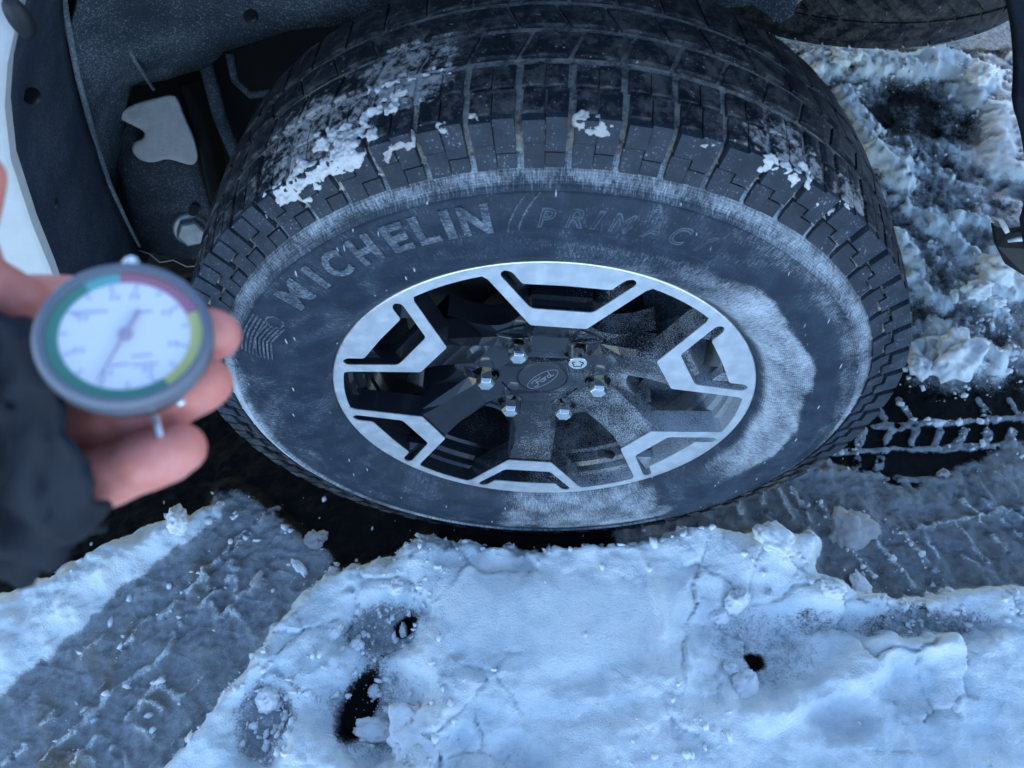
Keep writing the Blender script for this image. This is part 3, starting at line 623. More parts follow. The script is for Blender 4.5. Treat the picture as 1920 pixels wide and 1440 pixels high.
wheel_mb.plate([star], lambda x, z: (x, .0445, HZ + z), lambda x, z: (x, .074, HZ + z))
wheel = wheel_mb.build('alloy_wheel', M['gloss'], TRUCK, bevel=.0011)
tag(wheel, 'six-spoke gloss black alloy wheel with bright machined forks')
mb = MB()
mb.plate([outer, inner] + pocks, lambda x, z: (x, 0.0, HZ + z), lambda x, z: (x, .0011, HZ + z))
mb.build('machined_face', M['machined'], wheel)
mb = MB(); mb.lathe([(.2398, .0010), (.2415, .0004), (.2428, .0018), (.2432, .0060), (.2425, .0100)], 180, lambda r, t, h: (r * math.sin(t), h, HZ + r * math.cos(t)))
mb.build('rim_lip', M['machined'], wheel, True)
mb = MB(); mb.lathe([(.2420, .008), (.2360, .010), (.2300, .0125), (.2290, .018), (.2235, .021), (.2225, .030), (.2165, .034), (.2150, .048), (.2120, .052), (.2080, .11), (.2120, .19), (.2260, .205), (.2330, .215)], 120, lambda r, t, h: (r * math.sin(t), h, HZ + r * math.cos(t)))
mb.build('rim_barrel', M['barrel'], wheel, True, auto=25)
mb = MB(); mb.lathe([(.0001, .0362), (.0285, .0362), (.0292, .0368), (.0296, .0380), (.0302, .0380), (.0306, .0366), (.0311, .0370), (.0312, .0440)], 64, lambda r, t, h: (r * math.sin(t), h, HZ + r * math.cos(t)))
cap = mb.build('centre_cap', M['cap'], wheel, True, auto=30)
# emblem on the cap: oval ring and script
EA = math.atan2(.0394, .0332); E2 = Vector((math.cos(EA), math.sin(EA)))
EANG = EA
def em(u, v):
    x = u * math.cos(EANG) - v * math.sin(EANG); z = u * math.sin(EANG) + v * math.cos(EANG); return (x + .0004, .0360, HZ + z - .0026)
mb = MB(); mb.tube([em(.0252 * math.cos(t), .0102 * math.sin(t)) for t in np.linspace(0, 2 * math.pi, 49)], .00034, 5, False); mb.build('emblem_oval', M['emblem'], wheel)
GL = {'F': [[(-1.5, .35), (-1.35, .62), (-.95, .70), (-.30, .60), (.05, .75)], [(-.78, .62), (-.92, .15), (-1.08, -.35), (-1.30, -.62), (-1.62, -.55), (-1.66, -.35)], [(-1.18, .06), (-.62, .10), (-.52, .16)]],
      'o': [[(-.20, .10), (-.42, .05), (-.52, -.25), (-.36, -.50), (-.12, -.42), (-.04, -.12), (-.20, .10), (.02, .04)]],
      'r': [[(.02, .04), (.16, .14), (.12, -.15), (.02, -.50)], [(.12, -.12), (.26, .10), (.44, .12)]],
      'd': [[(.92, .05), (.66, .10), (.50, -.22), (.60, -.48), (.84, -.38), (.98, .05)], [(1.22, .82), (1.02, .1), (.90, -.40), (1.08, -.50), (1.28, -.32)]]}
for ch, strokes in GL.items():
    mb = MB()
    for st in strokes:
        q = []; P_ = [st[0]] + st + [st[-1]]
        for i in range(1, len(P_) - 2):
            for t in np.linspace(0, 1, 5)[:-1]:
                f = lambda j: .5 * (2 * P_[i][j] + (P_[i + 1][j] - P_[i - 1][j]) * t + (2 * P_[i - 1][j] - 5 * P_[i][j] + 4 * P_[i + 1][j] - P_[i + 2][j]) * t * t + (3 * P_[i][j] - P_[i - 1][j] - 3 * P_[i + 1][j] + P_[i + 2][j]) * t ** 3)
                q.append((f(0), f(1)))
        q.append(st[-1]); mb.tube([em(u * .0118 + .0018, v * .0078) for u, v in q], .00046, 5)
    mb.build('script_letter', M['emblem'], wheel)
# lug nuts
def nut_fr(a, lx, lz):
    cx, cz = .0675 * math.sin(a), .0675 * math.cos(a); return lambda r, t, h: (cx + r * math.sin(t + a), h, HZ + cz + r * math.cos(t + a))
for i, a in enumerate(NUT_A):
    mb = MB(); f = nut_fr(a, 0, 0); lock = i == 0
    mb.lathe([(.0148, .058), (.0148, .0515), (.0118, .0470)], 24, f)                      # seat washer
    if lock:
        mb.lathe([(.0110, .050), (.0110, .0205), (.0104, .0190), (.0001, .0190)], 28, f)
    else:
        mb.lathe([(.0116, .050), (.0116, .0235)], 6, f); mb.lathe([(.0116, .0235), (.0104, .0210), (.0090, .0188), (.0045, .0182), (.0001, .0180)], 6, f)
    o = mb.build('lug_nut', M['chrome'], wheel, bevel=.0005)
    if lock:
        o['label'] = 'round locking lug nut with a keyed flat face'
        mb = MB(); mb.lathe([(.0001, .01885), (.0101, .01885)], 28, f); mb.build('lock_face', M['lockface'], wheel)
        mb = MB()
        cx, cz = .0675 * math.sin(a), .0675 * math.cos(a)
        mb.tube([(cx + (.0056 + .0010 * math.cos(5 * t)) * math.sin(t), .0188, HZ + cz + (.0056 + .0010 * math.cos(5 * t)) * math.cos(t)) for t in np.linspace(.3, 5.6, 30)], .0007, 5); mb.build('key_groove', M['black'], wheel)
# valve stem, brake parts
mb = MB(); va = RAD(151); mb.tube([pol(.205, va, .030), pol(.190, va, .024), pol(.180, va, .020)], [.006, .0052, .0045], 10); mb.tube([pol(.182, va, .021), pol(.170, va, .016)], .0055, 10); mb.build('valve_stem', M['black'], wheel, True, auto=40)
mb = MB(); mb.lathe([(.085, .115), (.170, .115), (.172, .120), (.172, .138), (.085, .138)], 72, lambda r, t, h: (r * math.sin(t), h, HZ + r * math.cos(t)), closed=True); mb.build('brake_disc', M['disc'], TRUCK)
mb = MB()
for j in range(7):
    a0_, a1_ = RAD(60 + j * 10), RAD(70 + j * 10)
    mb.add([pol(r, a, y) for r in (.135, .196) for a in (a0_, a1_) for y in (.064, .125)], [(0, 1, 3, 2), (4, 6, 7, 5), (0, 4, 5, 1), (2, 3, 7, 6), (0, 2, 6, 4), (1, 5, 7, 3)])
mb.build('brake_caliper', M['steel'], TRUCK)
mb = MB(); mb.tube([(0, .10, HZ), (0, .60, HZ), (0, .66, HZ), (0, 1.12, HZ), (0, 1.18, HZ), (0, 1.70, HZ)], [.05, .05, .12, .12, .05, .05], 20); mb.build('rear_axle', M['void'], TRUCK)

# ------------------------------------------------------------ truck body round the wheel
ARCH = [(-.520, -.20), (-.512, -.05), (-.500, .08), (-.488, .16), (-.470, .225), (-.456, .284), (-.435, .355), (-.411, .406), (-.389, .441), (-.353, .488), (-.30, .54), (-.22, .59), (-.11, .62), (0, .63)]
ARCH = ARCH + [(-x, z) for x, z in ARCH[-2:3:-1]]
def off(pts, d):
    out = []
    for i, p in enumerate(pts):
        a = Vector(pts[max(i - 1, 0)]); b = Vector(pts[min(i + 1, len(pts) - 1)]); t = (b - a).normalized(); n = Vector((-t.y, t.x)); out.append((p[0] + n.x * d, p[1] + n.y * d))
    return out
rows = [(0, .012), (0, .0005), (.004, -.004), (.030, -.011), (.034, -.0145), (.060, -.022), (.12, -.028)]
mb = MB(); n = len(ARCH)
for d, y in rows: mb.v += [(x, y, HZ + z) for x, z in off(ARCH, d)]
mb.f += [(i * n + j, i * n + j + 1, (i + 1) * n + j + 1, (i + 1) * n + j) for i in range(len(rows) - 1) for j in range(n - 1)]
last = off(ARCH, .12); base_i = (len(rows) - 1) * n
bnd = []
for x, z in last:                                                     # project the flare out to the panel outline
    tx = x; tz = z
    if z < .15: q = (-1.25, z)
    elif x > 0 and z < .30: q = (1.12, z)
    else:
        s = (z - .15) / .6; q = ((-1.25 if x < 0 else 1.12) * (1 if s < .6 else max(0, (1 - s) / .4)) if abs(x) > .02 else 0, .15 + (.80) * min(1, s / .6))
    bnd.append(q)
bi = len(mb.v); mb.v += [(x, -.028, HZ + z) for x, z in bnd]
mb.f += [(base_i + j, base_i + j + 1, bi + j + 1, bi + j) for j in range(n - 1)]
fender = mb.build('fender_panel', M['white'], TRUCK, True, auto=35); tag(fender, 'white fender with a folded lip round the wheel opening')
mb = MB(); c = atY(38, 30, -.008); mb.lathe([(.0001, -.004), (.006, -.0035), (.0095, 0), (.0100, .004)], 18, lambda r, t, h: (c[0] + r * math.sin(t) * .8, c[1] + h - .004, c[2] + r * math.cos(t) * 1.5)); mb.build('trim_clip', M['black'], TRUCK, True)
# wheel-house liner shells (front and rear halves)
def shell(name, a0, a1, rfun, y0, y1, mat, n=40, m=10):
    mb = MB()
    for i in range(n + 1):
        a = RAD(a0 + (a1 - a0) * i / n)
        for j in range(m + 1):
            y = y0 + (y1 - y0) * j / m; r = rfun(math.degrees(a), j / m); mb.v.append(pol(r, a, y))
    mb.f += [(i * (m + 1) + j, i * (m + 1) + j + 1, (i + 1) * (m + 1) + j + 1, (i + 1) * (m + 1) + j) for i in range(n) for j in range(m)]
    o = mb.build(name, mat, TRUCK, True); so_ = o.modifiers.new('s', 'SOLIDIFY'); so_.thickness = .004; so_.offset = 1; return o
archr = lambda a: float(np.interp(a, [math.degrees(math.atan2(x, z)) for x, z in ARCH], [math.hypot(x, z) for x, z in ARCH])) + .012
shell('liner_shell', -112, 0, lambda a, t: archr(a) * (1 - t) + t * float(np.interp(a, [-112, -80.7, -67.4, -50.5, -30, 0], [.53, .524, .541, .587, .60, .61])), .006, .20, M['liner'])
shell('liner_shell', 0, 79, lambda a, t: (archr(a)) * (1 - t) + t * float(np.interp(a, [0, 47, 60, 78], [.61, .555, .540, .572])), .006, .20, M['liner'])
# frosted inner wall, its lower edge uneven, running from the liner edge inward
mb = MB(); low = [(-.62, -.02), (-.545, .12), (-.50, .195), (-.455, .205), (-.405, .222), (-.385, .233), (-.372, .245), (-.285, .275), (-.20, .285), (-.05, .29), (.10, .29), (.22, .30)]
top_ = [(-.60, .10), (-.517, .15), (-.492, .26), (-.470, .33), (-.42, .40), (-.38, .44), (-.34, .47), (-.26, .52), (-.18, .55), (-.05, .58), (.10, .58), (.22, .56)]
for (x0, z0), (x1, z1) in zip(low, top_):
    for t in np.linspace(0, 1, 8):
        mb.v.append((x0 + (x1 - x0) * t, .315 - .115 * t ** 1.3 + .006 * math.sin(9 * x0 + 5 * t), HZ + z0 + (z1 - z0) * t))
mb.f += [(i * 8 + j, i * 8 + j + 1, (i + 1) * 8 + j + 1, (i + 1) * 8 + j) for i in range(len(low) - 1) for j in range(7)]
o = mb.build('inner_liner', M['inner'], TRUCK, True); s_ = o.modifiers.new('s', 'SOLIDIFY'); s_.thickness = .005; s_.offset = 1
M['bead'] = mat_felt('frosted_edge', (.09, .11, .13), (.17, .20, .23), .9)
mb = MB(); mb.tube([atY(118, -20, .20), atY(122, 20, .20), atY(145, 140, .20), atY(180, 270, .20), atY(205, 345, .20), atY(240, 420, .20), atY(262, 462, .20)], [.003, .0035, .003, .0035, .003, .0025, .002], 8); mb.build('liner_edge_bead', M['bead'], TRUCK, True)
mb = MB(); mb.tube([atY(210, -10, .24), atY(226, 60, .255), atY(252, 112, .27), atY(288, 168, .285)], [.0022, .0028, .0026, .002], 8); mb.build('liner_seam', M['bead'], TRUCK, True)
for px_, py_ in ((60, 180), (95, 380), (470, 30)):
    c_ = Vector(atY(px_, py_, .075 if px_ < 200 else .262)); mb = MB(); mb.lathe([(.0001, .004), (.006, .003), (.008, .0)], 12, lambda r, t, h: (c_.x + r * math.cos(t) + h, c_.y + r * math.sin(t) * .8 - h, c_.z + r * math.sin(t) * .5)); mb.build('liner_clip', M['black'], TRUCK, True)
# hanger bracket: shelf with a snow patch, rolled front plate and a large hex bolt
def Y3(px, py, y): return atY(px, py, y)
mb = MB()
rowsb = [[(205, 235, .335), (262, 205, .35), (318, 178, .36), (340, 165, .36)], [(215, 290, .30), (275, 285, .305), (345, 300, .31), (372, 300, .315)], [(228, 335, .285), (290, 330, .285), (355, 335, .285), (380, 340, .29)], [(235, 400, .280), (300, 400, .275), (365, 395, .272), (396, 392, .28)], [(250, 450, .283), (310, 460, .276), (372, 470, .272), (402, 430, .28)], [(262, 470, .285), (320, 482, .28), (376, 490, .276), (400, 480, .285)]]
for r_ in rowsb: mb.v += [tuple(Y3(*q)) for q in r_]
mb.f += [(i * 4 + j, i * 4 + j + 1, (i + 1) * 4 + j + 1, (i + 1) * 4 + j) for i in range(len(rowsb) - 1) for j in range(3)]
br = mb.build('hanger_bracket', M['steel'], TRUCK, True); ss = br.modifiers.new('u', 'SUBSURF'); ss.levels = 2; ss.render_levels = 2; s_ = br.modifiers.new('s', 'SOLIDIFY'); s_.thickness = .006; s_.offset = -1
mb = MB(); fl = [(338, 162, .352), (352, 215, .33), (374, 290, .31), (384, 345, .284), (396, 392, .274), (404, 430, .274)]
for q in fl: mb.v += [tuple(Y3(*q)), tuple(Y3(q[0] + 38, q[1] - 10, q[2] + .05))]
mb.f += [(2 * i, 2 * i + 1, 2 * i + 3, 2 * i + 2) for i in range(len(fl) - 1)]
o = mb.build('bracket_flange', M['void'], TRUCK, True); s_ = o.modifiers.new('s', 'SOLIDIFY'); s_.thickness = .005
bc = Vector(Y3(358, 432, .262)); bn = (Vector(CAMP) - bc).normalized(); bn = (bn * .75 + Vector((.15, -.55, -.15))).normalized(); b1 = bn.orthogonal().normalized(); b2 = bn.cross(b1)
bf = lambda r, t, h: tuple(bc + (b1 * math.cos(t + .25) + b2 * math.sin(t + .25)) * r + bn * h)
mb = MB(); mb.lathe([(.0235, -.030), (.0235, -.004), (.0215, -.0015), (.017, -.001)], 28, bf); mb.lathe([(.0190, -.003), (.0190, .012)], 6, bf); mb.lathe([(.0190, .012), (.0165, .0145), (.0001, .0146)], 6, bf); bolt = mb.build('hex_bolt', simple('zinc_bolt', (.42, .46, .50), .5, .5, .5, 200, .2, .2), TRUCK, bevel=.0008)
mb = MB(); c = Vector(Y3(365, 394, .2705)); mb.lathe([(.0001, 0), (.0065, .0)], 14, lambda r, t, h: tuple(c + b1 * math.cos(t) * r * 1.3 + b2 * math.sin(t) * r + Vector((0, -.003, .002)))); mb.build('drain_hole', M['void'], TRUCK)
mb = MB(); mb.tube([Y3(385, 120, .33), Y3(398, 165, .32), Y3(412, 220, .305), Y3(438, 282, .29), Y3(470, 340, .29)], .0085, 10); mb.build('brake_hose', M['steel'], TRUCK, True)
mb = MB(); mb.tube([Y3(430, 100, .34), Y3(440, 150, .335), Y3(470, 178, .33), Y3(520, 172, .33), Y3(560, 150, .33)], .005, 8); mb.build('brake_hose', M['steel'], TRUCK, True)
# rail, floors, outer body that shade the scene
mb = MB(); mb.box(-1.6, 1.05, .42, .50, HZ + .30, HZ + .46); mb.build('frame_rail', M['void'], TRUCK, bevel=.01)
mb = MB(); mb.box(-1.6, 1.05, 1.28, 1.36, HZ + .30, HZ + .46); mb.build('frame_rail', M['void'], TRUCK, bevel=.01)
mb = MB(); mb.box(-1.6, 1.10, .02, 1.74, HZ + .60, HZ + .64); mb.build('bed_floor', M['void'], TRUCK)
mb = MB(); mb.box(-1.6, -.60, .05, 1.70, HZ + .12, HZ + .16); mb.build('underbody_panel', M['void'], TRUCK)
mb = MB(); mb.box(-1.3, -.22, .50, 1.22, HZ - .20, HZ + .26); mb.build('dark_backing_block', M['void'], TRUCK, bevel=.03)  # added dark block, hides the lit ground behind the wheel well
mb = MB(); mb.box(-.66, -.60, .12, .42, HZ - .10, HZ + .62); mb.build('wheel_house_bulkhead', M['void'], TRUCK)
mb = MB(); mb.box(-1.25, 1.12, 1.745, 1.79, HZ - .22, HZ + .95); mb.build('far_fender_panel', M['white'], TRUCK, bevel=.02)  # lower edge extended to keep sun from leaking under the truck
mb = MB(); mb.box(1.125, 1.16, .0, 1.76, HZ + .35, HZ + .95); mb.build('tailgate', M['white'], TRUCK, bevel=.01)
mb = MB(); mb.box(1.165, 1.30, .05, 1.72, HZ + .16, HZ + .38); mb.build('rear_bumper', M['void'], TRUCK, bevel=.03)
def ell(y0): return [(-3.6, y0), (-1.30, y0)]
mb = MB(); prof = [(-5.2, .05), (-5.2, .55), (-5.0, .72), (-3.75, .80), (-3.15, 1.36), (-1.55, 1.42), (-1.28, 1.30), (-1.28, .05)]
mb.plate([prof], lambda x, z: (x, -.02, HZ + z), lambda x, z: (x, 1.78, HZ + z)); mb.build('cab', M['white'], TRUCK, bevel=.05)
# rear mud guard piece at the right
mb = MB(); g3 = [(1862, 424, .215), (1880, 428, .21), (1893, 436, .205), (1930, 430, .20), (1990, 470, .19), (1990, 560, .17), (1925, 520, .185), (1885, 496, .20), (1868, 462, .212)]
q3 = [Y3(*q) for q in g3]; n = len(q3); mb.v += [tuple(q) for q in q3] + [tuple(np.array(q) + np.array([.004, .014, -.006])) for q in q3]
mb.f += [tuple(range(n)), tuple(range(n, 2 * n))[::-1]] + [(i, (i + 1) % n, n + (i + 1) % n, n + i) for i in range(n)]
mud = mb.build('mud_guard_bracket', M['black'], TRUCK, bevel=.002); mud['label'] = 'black broken mud guard bracket with an icy edge'
mb = MB(); mb.tube([Y3(1858, 405, .222), Y3(1876, 412, .215), Y3(1884, 426, .206), Y3(1889, 437, .200)], [.0015, .003, .0032, .0025], 8); mb.build('icy_edge', M['snow'], mud, True)
mb = MB(); mb.tube([Y3(1890, 452, .194), Y3(1910, 448, .19), Y3(1950, 445, .185)], [.002, .0034, .004], 8); mb.build('icy_edge', M['snow'], mud, True)
mb = MB(); sh = [(1400, -30), (1492, -30), (1496, 8), (1488, 32), (1462, 46), (1425, 22), (1398, 5)]; q3 = [Y3(x, y, .42) for x, y in sh]; n = len(q3)
mb.v += [tuple(q) for q in q3] + [tuple(np.array(q) + np.array([0, .012, 0])) for q in q3]; mb.f += [tuple(range(n)), tuple(range(n, 2 * n))[::-1]] + [(i, (i + 1) % n, n + (i + 1) % n, n + i) for i in range(n)]
mb.build('shock_bracket', M['inner'], TRUCK, bevel=.003)
mb = MB(); mb.tube([Y3(1450, 38, .50), Y3(1515, -12, .52)], .0022, 8); mb.build('brake_line', simple('grey_line', (.3, .33, .35), .6), TRUCK)
# spare tyre slung flat under the bed
SX, SY, SZ = .54, 1.06, HZ + .015
mb = MB(); mb.lathe([(.22, .05), (.30, .0), (.36, .0), (.380, .008), (.398, .030), (.403, .08), (.405, .13), (.403, .18), (.398, .23), (.37, .255), (.30, .265), (.22, .22)], 96, lambda r, t, h: (SX + r * math.sin(t), SY + r * math.cos(t), SZ + h), closed=True)
spare = tag(mb.build('spare_tyre', M['tread'], TRUCK, True), 'dark spare tyre slung flat beneath the truck bed')
mb = MB(); bt = None
for k in range(56):
    a0, a1 = 2 * math.pi * k / 56 + .006, 2 * math.pi * (k + 1) / 56 - .006
    if not (120 < math.degrees(a0) % 360 < 300): continue
    mb = MB()
    for j, (h0, h1, sk) in enumerate(((.006, .062, .09), (.070, .125, .16))):
        pts = []
        for h, s in ((h0, 0), (h1, sk)):
            for a in (a0 + s + j * .1, a1 + s + j * .1):
                rr_ = np.interp(h, [.0, .03, .08, .13], [.380, .402, .4075, .4095])
                pts.append((SX + rr_ * math.sin(a), SY + rr_ * math.cos(a), SZ + h)); pts.append((SX + (rr_ - .009) * math.sin(a), SY + (rr_ - .009) * math.cos(a), SZ + h))
        mb.add(pts, [(0, 2, 6, 4), (1, 5, 7, 3), (0, 1, 3, 2), (4, 6, 7, 5), (0, 4, 5, 1), (2, 3, 7, 6)])
    mb.build('spare_tread_block', M['tread'], spare)

# ------------------------------------------------------------ snow lying on things and loose lumps
def lump_mesh(name, center, size, seed, mat, rough=.35, sub=4, squash=(1, 1, .7), facet=False):
    bm = bmesh.new(); bmesh.ops.create_icosphere(bm, subdivisions=sub, radius=1)
    co = np.array([v.co[:] for v in bm.verts]); s = seed * 3.7
    d = 1 + rough * fbm(co[:, 0] * 1.1 + s, co[:, 1] * 1.1, co[:, 2] * 1.1 + s, 3) + .20 * fbm(co[:, 0] * 3.5 + s, co[:, 1] * 3.5, co[:, 2] * 3.5, 4)
    co = co * d[:, None] * np.array(squash) * size
    for v, c in zip(bm.verts, co): v.co = c
    me = bpy.data.meshes.new(name); bm.to_mesh(me); bm.free()
    if not facet: me.polygons.foreach_set('use_smooth', [True] * len(me.polygons))
    o = link(name, me, mat); o.location = center; o.rotation_euler = (0, 0, seed * 1.3); return o
def clod(px, py, wpx, label, seed, mat='snow', squash=(1, .85, .75), name='snow_lump', cat='snow', sink=.35, rough=.35, z=None):
    z0 = .04
    for _ in range(4):
        g = atZ(px, py, z0); z0 = gz(g[0], g[1]) + .3 * wpx * .0008
    s = wpx * .5 * np.linalg.norm(CAMP - g) / FPX
    o = lump_mesh(name, (g[0], g[1], gz(g[0], g[1]) + s * squash[2] * (1 - sink * 1.4)), s, seed, M[mat], rough, squash=squash); tag(o, label, cat); return o
clod(501, 1310, 40, 'round white snowball resting in the lower left footprint', 1, squash=(1, .95, 1), rough=.15)
clod(625, 1180, 32, 'pale oval ice lump on the left rim of the oval footprint', 2, squash=(.95, 1.15, .8), rough=.15)
clod(668, 1211, 24, 'small bright snow pebble below the oval footprint', 3, squash=(1, 1.1, .9), rough=.2)
clod(742, 1098, 30, 'white snow lump above the oval footprint near the tyre', 4, rough=.3)
clod(757, 1185, 26, 'narrow snow crumb standing inside the oval footprint', 5, squash=(.5, 1.3, .8), rough=.3)
clod(700, 1365, 72, 'long broken slab of crust inside the deep round hole', 6, squash=(.55, 1.0, .22), rough=.25, sink=.1)
clod(775, 1375, 100, 'broad pale slab of crust leaning out of the deep round hole', 7, squash=(.9, 1.1, .12), rough=.5, sink=.3)
clod(702, 1297, 24, 'little snow clump on the upper lip of the deep round hole', 8, rough=.4)
clod(1383, 1125, 46, 'upright pale snow chunk at the left of the crater', 9, squash=(.7, 1.1, .9), rough=.3)
clod(1350, 1150, 36, 'low snow chunk left of the crater by the slab edge', 10, squash=(1, .9, .6))
clod(1622, 1105, 52, 'flat pale ice flake at the edge of the right tyre track', 11, squash=(1.2, .6, .3), rough=.25)
clod(1565, 1103, 38, 'rounded snow chunk between the crater and the right tyre track', 12, squash=(1, .8, .6))
clod(1372, 1252, 26, 'small snow chunk left of the dark hole in the crater', 13, squash=(.8, 1, .8))
clod(1400, 1285, 52, 'pale wedge of crust below the dark hole in the crater', 14, squash=(.75, 1.1, .4), rough=.25)
clod(1600, 985, 76, 'brownish slab of slush lying beside the right tyre track', 15, 'dirty', squash=(1.1, .9, .35), rough=.4)
clod(1455, 1005, 60, 'low snow chunk on top of the bank behind the crater', 31, squash=(1.2, .9, .35))
clod(1870, 510, 56, 'large white snow lump under the broken mud guard bracket', 16, squash=(1, .8, .9), rough=.4)
clod(1832, 545, 42, 'pale snow lump left of the large one under the bracket', 17, squash=(1, .8, .8), rough=.4)
clod(1790, 555, 24, 'small oval ice pebble on the smooth blue ice at right', 18, squash=(1.2, .5, .6), rough=.2)
clod(1870, 565, 24, 'small snow pebble just below the large lump under the bracket', 19, rough=.3)
clod(1800, 662, 90, 'wide crumbly snow clump beside the right end of the tyre', 20, squash=(1.1, .7, .55), rough=.5)
clod(1722, 690, 44, 'small snow clump touching the right shoulder of the tyre', 21, squash=(1, .7, .6), rough=.5)
clod(1606, 104, 20, 'round snow lump on the far slush nearest the spare tyre', 22, rough=.35)
clod(1535, 122, 22, 'snow lump on the far slush beside the tread', 23, rough=.4)
clod(1575, 110, 30, 'crumbly snow lump at the left end of the far slush ridge', 24, rough=.5)
clod(1838, 140, 44, 'big rounded snow lump at the right end of the far slush ridge', 25, squash=(1, .8, .7), rough=.35)
clod(560, 1062, 34, 'pale ice sliver where the left track meets dark asphalt', 26, squash=(1.1, .45, .4))
clod(590, 1010, 40, 'grey slush clump lying on the dark asphalt below the tyre', 27, 'dirty', squash=(1, .8, .35), rough=.6)
clod(330, 975, 44, 'white snow lump on the crest of the left bank', 28, squash=(1, .7, .8), rough=.4)
clod(1770, 888, 22, 'small grey slush lump in the black part of the right track', 29, 'dirty')
clod(480, 1085, 26, 'pale slush pebble in the upper end of the left track', 30, 'dirty', squash=(1.2, .6, .5))
# countless crumbs
ico = bmesh.new(); bmesh.ops.create_icosphere(ico, subdivisions=1, radius=1); iv = np.array([v.co[:] for v in ico.verts]); ifc = [tuple(v.index for v in f.verts) for f in ico.faces]; ico.free()
cv, cf = [], []; base = 0; tries = 0; cnt = 0
while cnt < 7500 and tries < 140000:
    tries += 1
    x = rng.uniform(-.95, 1.2); y = rng.uniform(-.40, .60) if rng.random() < .75 else rng.uniform(.5, 1.35)
    i = min(np.searchsorted(ys, y), ny - 1); j = min(np.searchsorted(xs, x), nx - 1)
    edge = 1 - abs(2 * float(np.clip(snow[i, j], 0, 1)) - .9); w = .05 + .9 * max(0, edge) ** 2 + .25 * float(brk[i, j]) * float(kM[i, j])
    if flat[i, j] > .2: w *= .05
    if und[i, j] > .5 and kM[i, j] < .1: w *= .02
    if sM[i, j] < .03 and sM[i, j] > -.004: w += .25
    if kd[i, j] > .3 or (kM[i, j] < .02 and snow[i, j] < .1 and slush[i, j] < .3): w *= .12
    w *= 1 - .8 * float(kT[i, j]) * (1 - float(kM[i, j])); w *= 1 - .6 * float(kS[i, j])
    w *= max(0, .35 + 1.3 * float(n_lo[i, j]))
    if rng.random() > w: continue
    s = .0008 + .0052 * rng.random() ** 5
    if rng.random() < .015: s *= 1.8
    R_ = rng.normal(size=3) * .28 + 1; P_ = iv * s * (1 + .35 * rng.normal(size=(len(iv), 1))) * R_ + np.array([x, y, Z[i, j] + s * .35])
    cv.append(P_); cf += [tuple(base + k for k in f) for f in ifc]; base += len(iv); cnt += 1
me = bpy.data.meshes.new('snow_crumbs'); me.from_pydata(np.concatenate(cv).tolist(), [], cf); me.polygons.foreach_set('use_smooth', [True] * len(me.polygons)); tag(link('snow_crumbs', me, M['snow']), 'loose white snow and ice crumbs scattered along the broken edges', 'snow crumbs', kind='stuff')

# packed snow on the tread: blobs joined per clump
def packed(name, label, spots, mat, seed, cat='snow'):
    vs_, fs_ = [], []; b = 0; r2 = np.random.default_rng(seed)
    bm = bmesh.new(); bmesh.ops.create_icosphere(bm, subdivisions=2, radius=1); co0 = np.array([v.co[:] for v in bm.verts]); fc = [tuple(v.index for v in f.verts) for f in bm.faces]; bm.free()
    for (px, py, y, s) in spots:
        c = atY(px, py, y); h = np.array([c[0], 0, c[2] - HZ]); r = np.linalg.norm(h); nrm = np.array([h[0] / r * .8, -.5, h[2] / r * .8]); nrm /= np.linalg.norm(nrm)
        q = co0 * (1 + .55 * fbm(co0[:, 0] * 1.7 + px, co0[:, 1] * 1.7 + py, co0[:, 2] * 1.7, 3))[:, None] * s * (1 + .2 * r2.normal(size=3)); q = q - np.outer(q @ nrm, nrm) * .6
        vs_.append(q + c); fs_ += [tuple(b + k for k in f) for f in fc]; b += len(co0)
    me = bpy.data.meshes.new(name); me.from_pydata(np.concatenate(vs_).tolist(), [], fs_); me.polygons.foreach_set('use_smooth', [True] * len(me.polygons)); o = link(name, me, M[mat])
    m1 = o.modifiers.new('r', 'REMESH'); m1.mode = 'VOXEL'; m1.voxel_size = .0013; m1.use_smooth_shade = True
    tex = bpy.data.textures.get('clump') or bpy.data.textures.new('clump', 'CLOUDS'); tex.noise_scale = .0035; tex.noise_depth = 3
    m2 = o.modifiers.new('d', 'DISPLACE'); m2.texture = tex; m2.strength = .0045; m2.mid_level = .55; m2.texture_coords = 'LOCAL'
    return tag(o, label, cat)
def on_tread(px, py):                         # y so that the pixel's ray meets the tyre outline at radius about .40
    lo, hi = -.02, .2
    for y in np.linspace(lo, hi, 111):
        c = atY(px, py, y); r = math.hypot(c[0], c[2] - HZ)
        if r <= crown(max(.006, y)) + .0005 and y >= .006: return y
        if y < .006 and r <= .398 and y >= profy(min(.398, max(r, .30))) - .001: return y
    return .01
def spots(path, s, n, jit):
    out = []; P_ = np.array(path, float)
    for i in range(n):
        t = i / max(1, n - 1) * (len(P_) - 1); k = min(int(t), len(P_) - 2); q = P_[k] * (1 - (t - k)) + P_[k + 1] * (t - k) + rng.normal(size=2) * jit
        out.append((q[0], q[1], on_tread(q[0], q[1]), s * rng.uniform(.5, 1.25)))
    return out
packed('packed_snow', 'crusty white snow packed along the left shoulder of the tread', spots([(500, 375), (560, 338), (600, 318), (640, 302), (675, 282)], .0074, 60, 9) + spots([(580, 290), (640, 262), (690, 240), (735, 180)], .0046, 60, 13) + spots([(520, 385), (495, 405)], .004, 6, 6) + spots([(700, 170), (760, 148), (840, 128)], .0028, 16, 4), 'crust', 1)
packed('packed_snow', 'pinkish dirty snow cake left of centre on the tread shoulder', spots([(722, 275), (745, 270), (765, 262)], .0070, 9, 4), 'dirty', 2)
packed('packed_snow', 'dirty snow cake on the tread shoulder at the top centre', spots([(1085, 222), (1110, 234), (1140, 232)], .0062, 10, 4), 'dirty', 3)
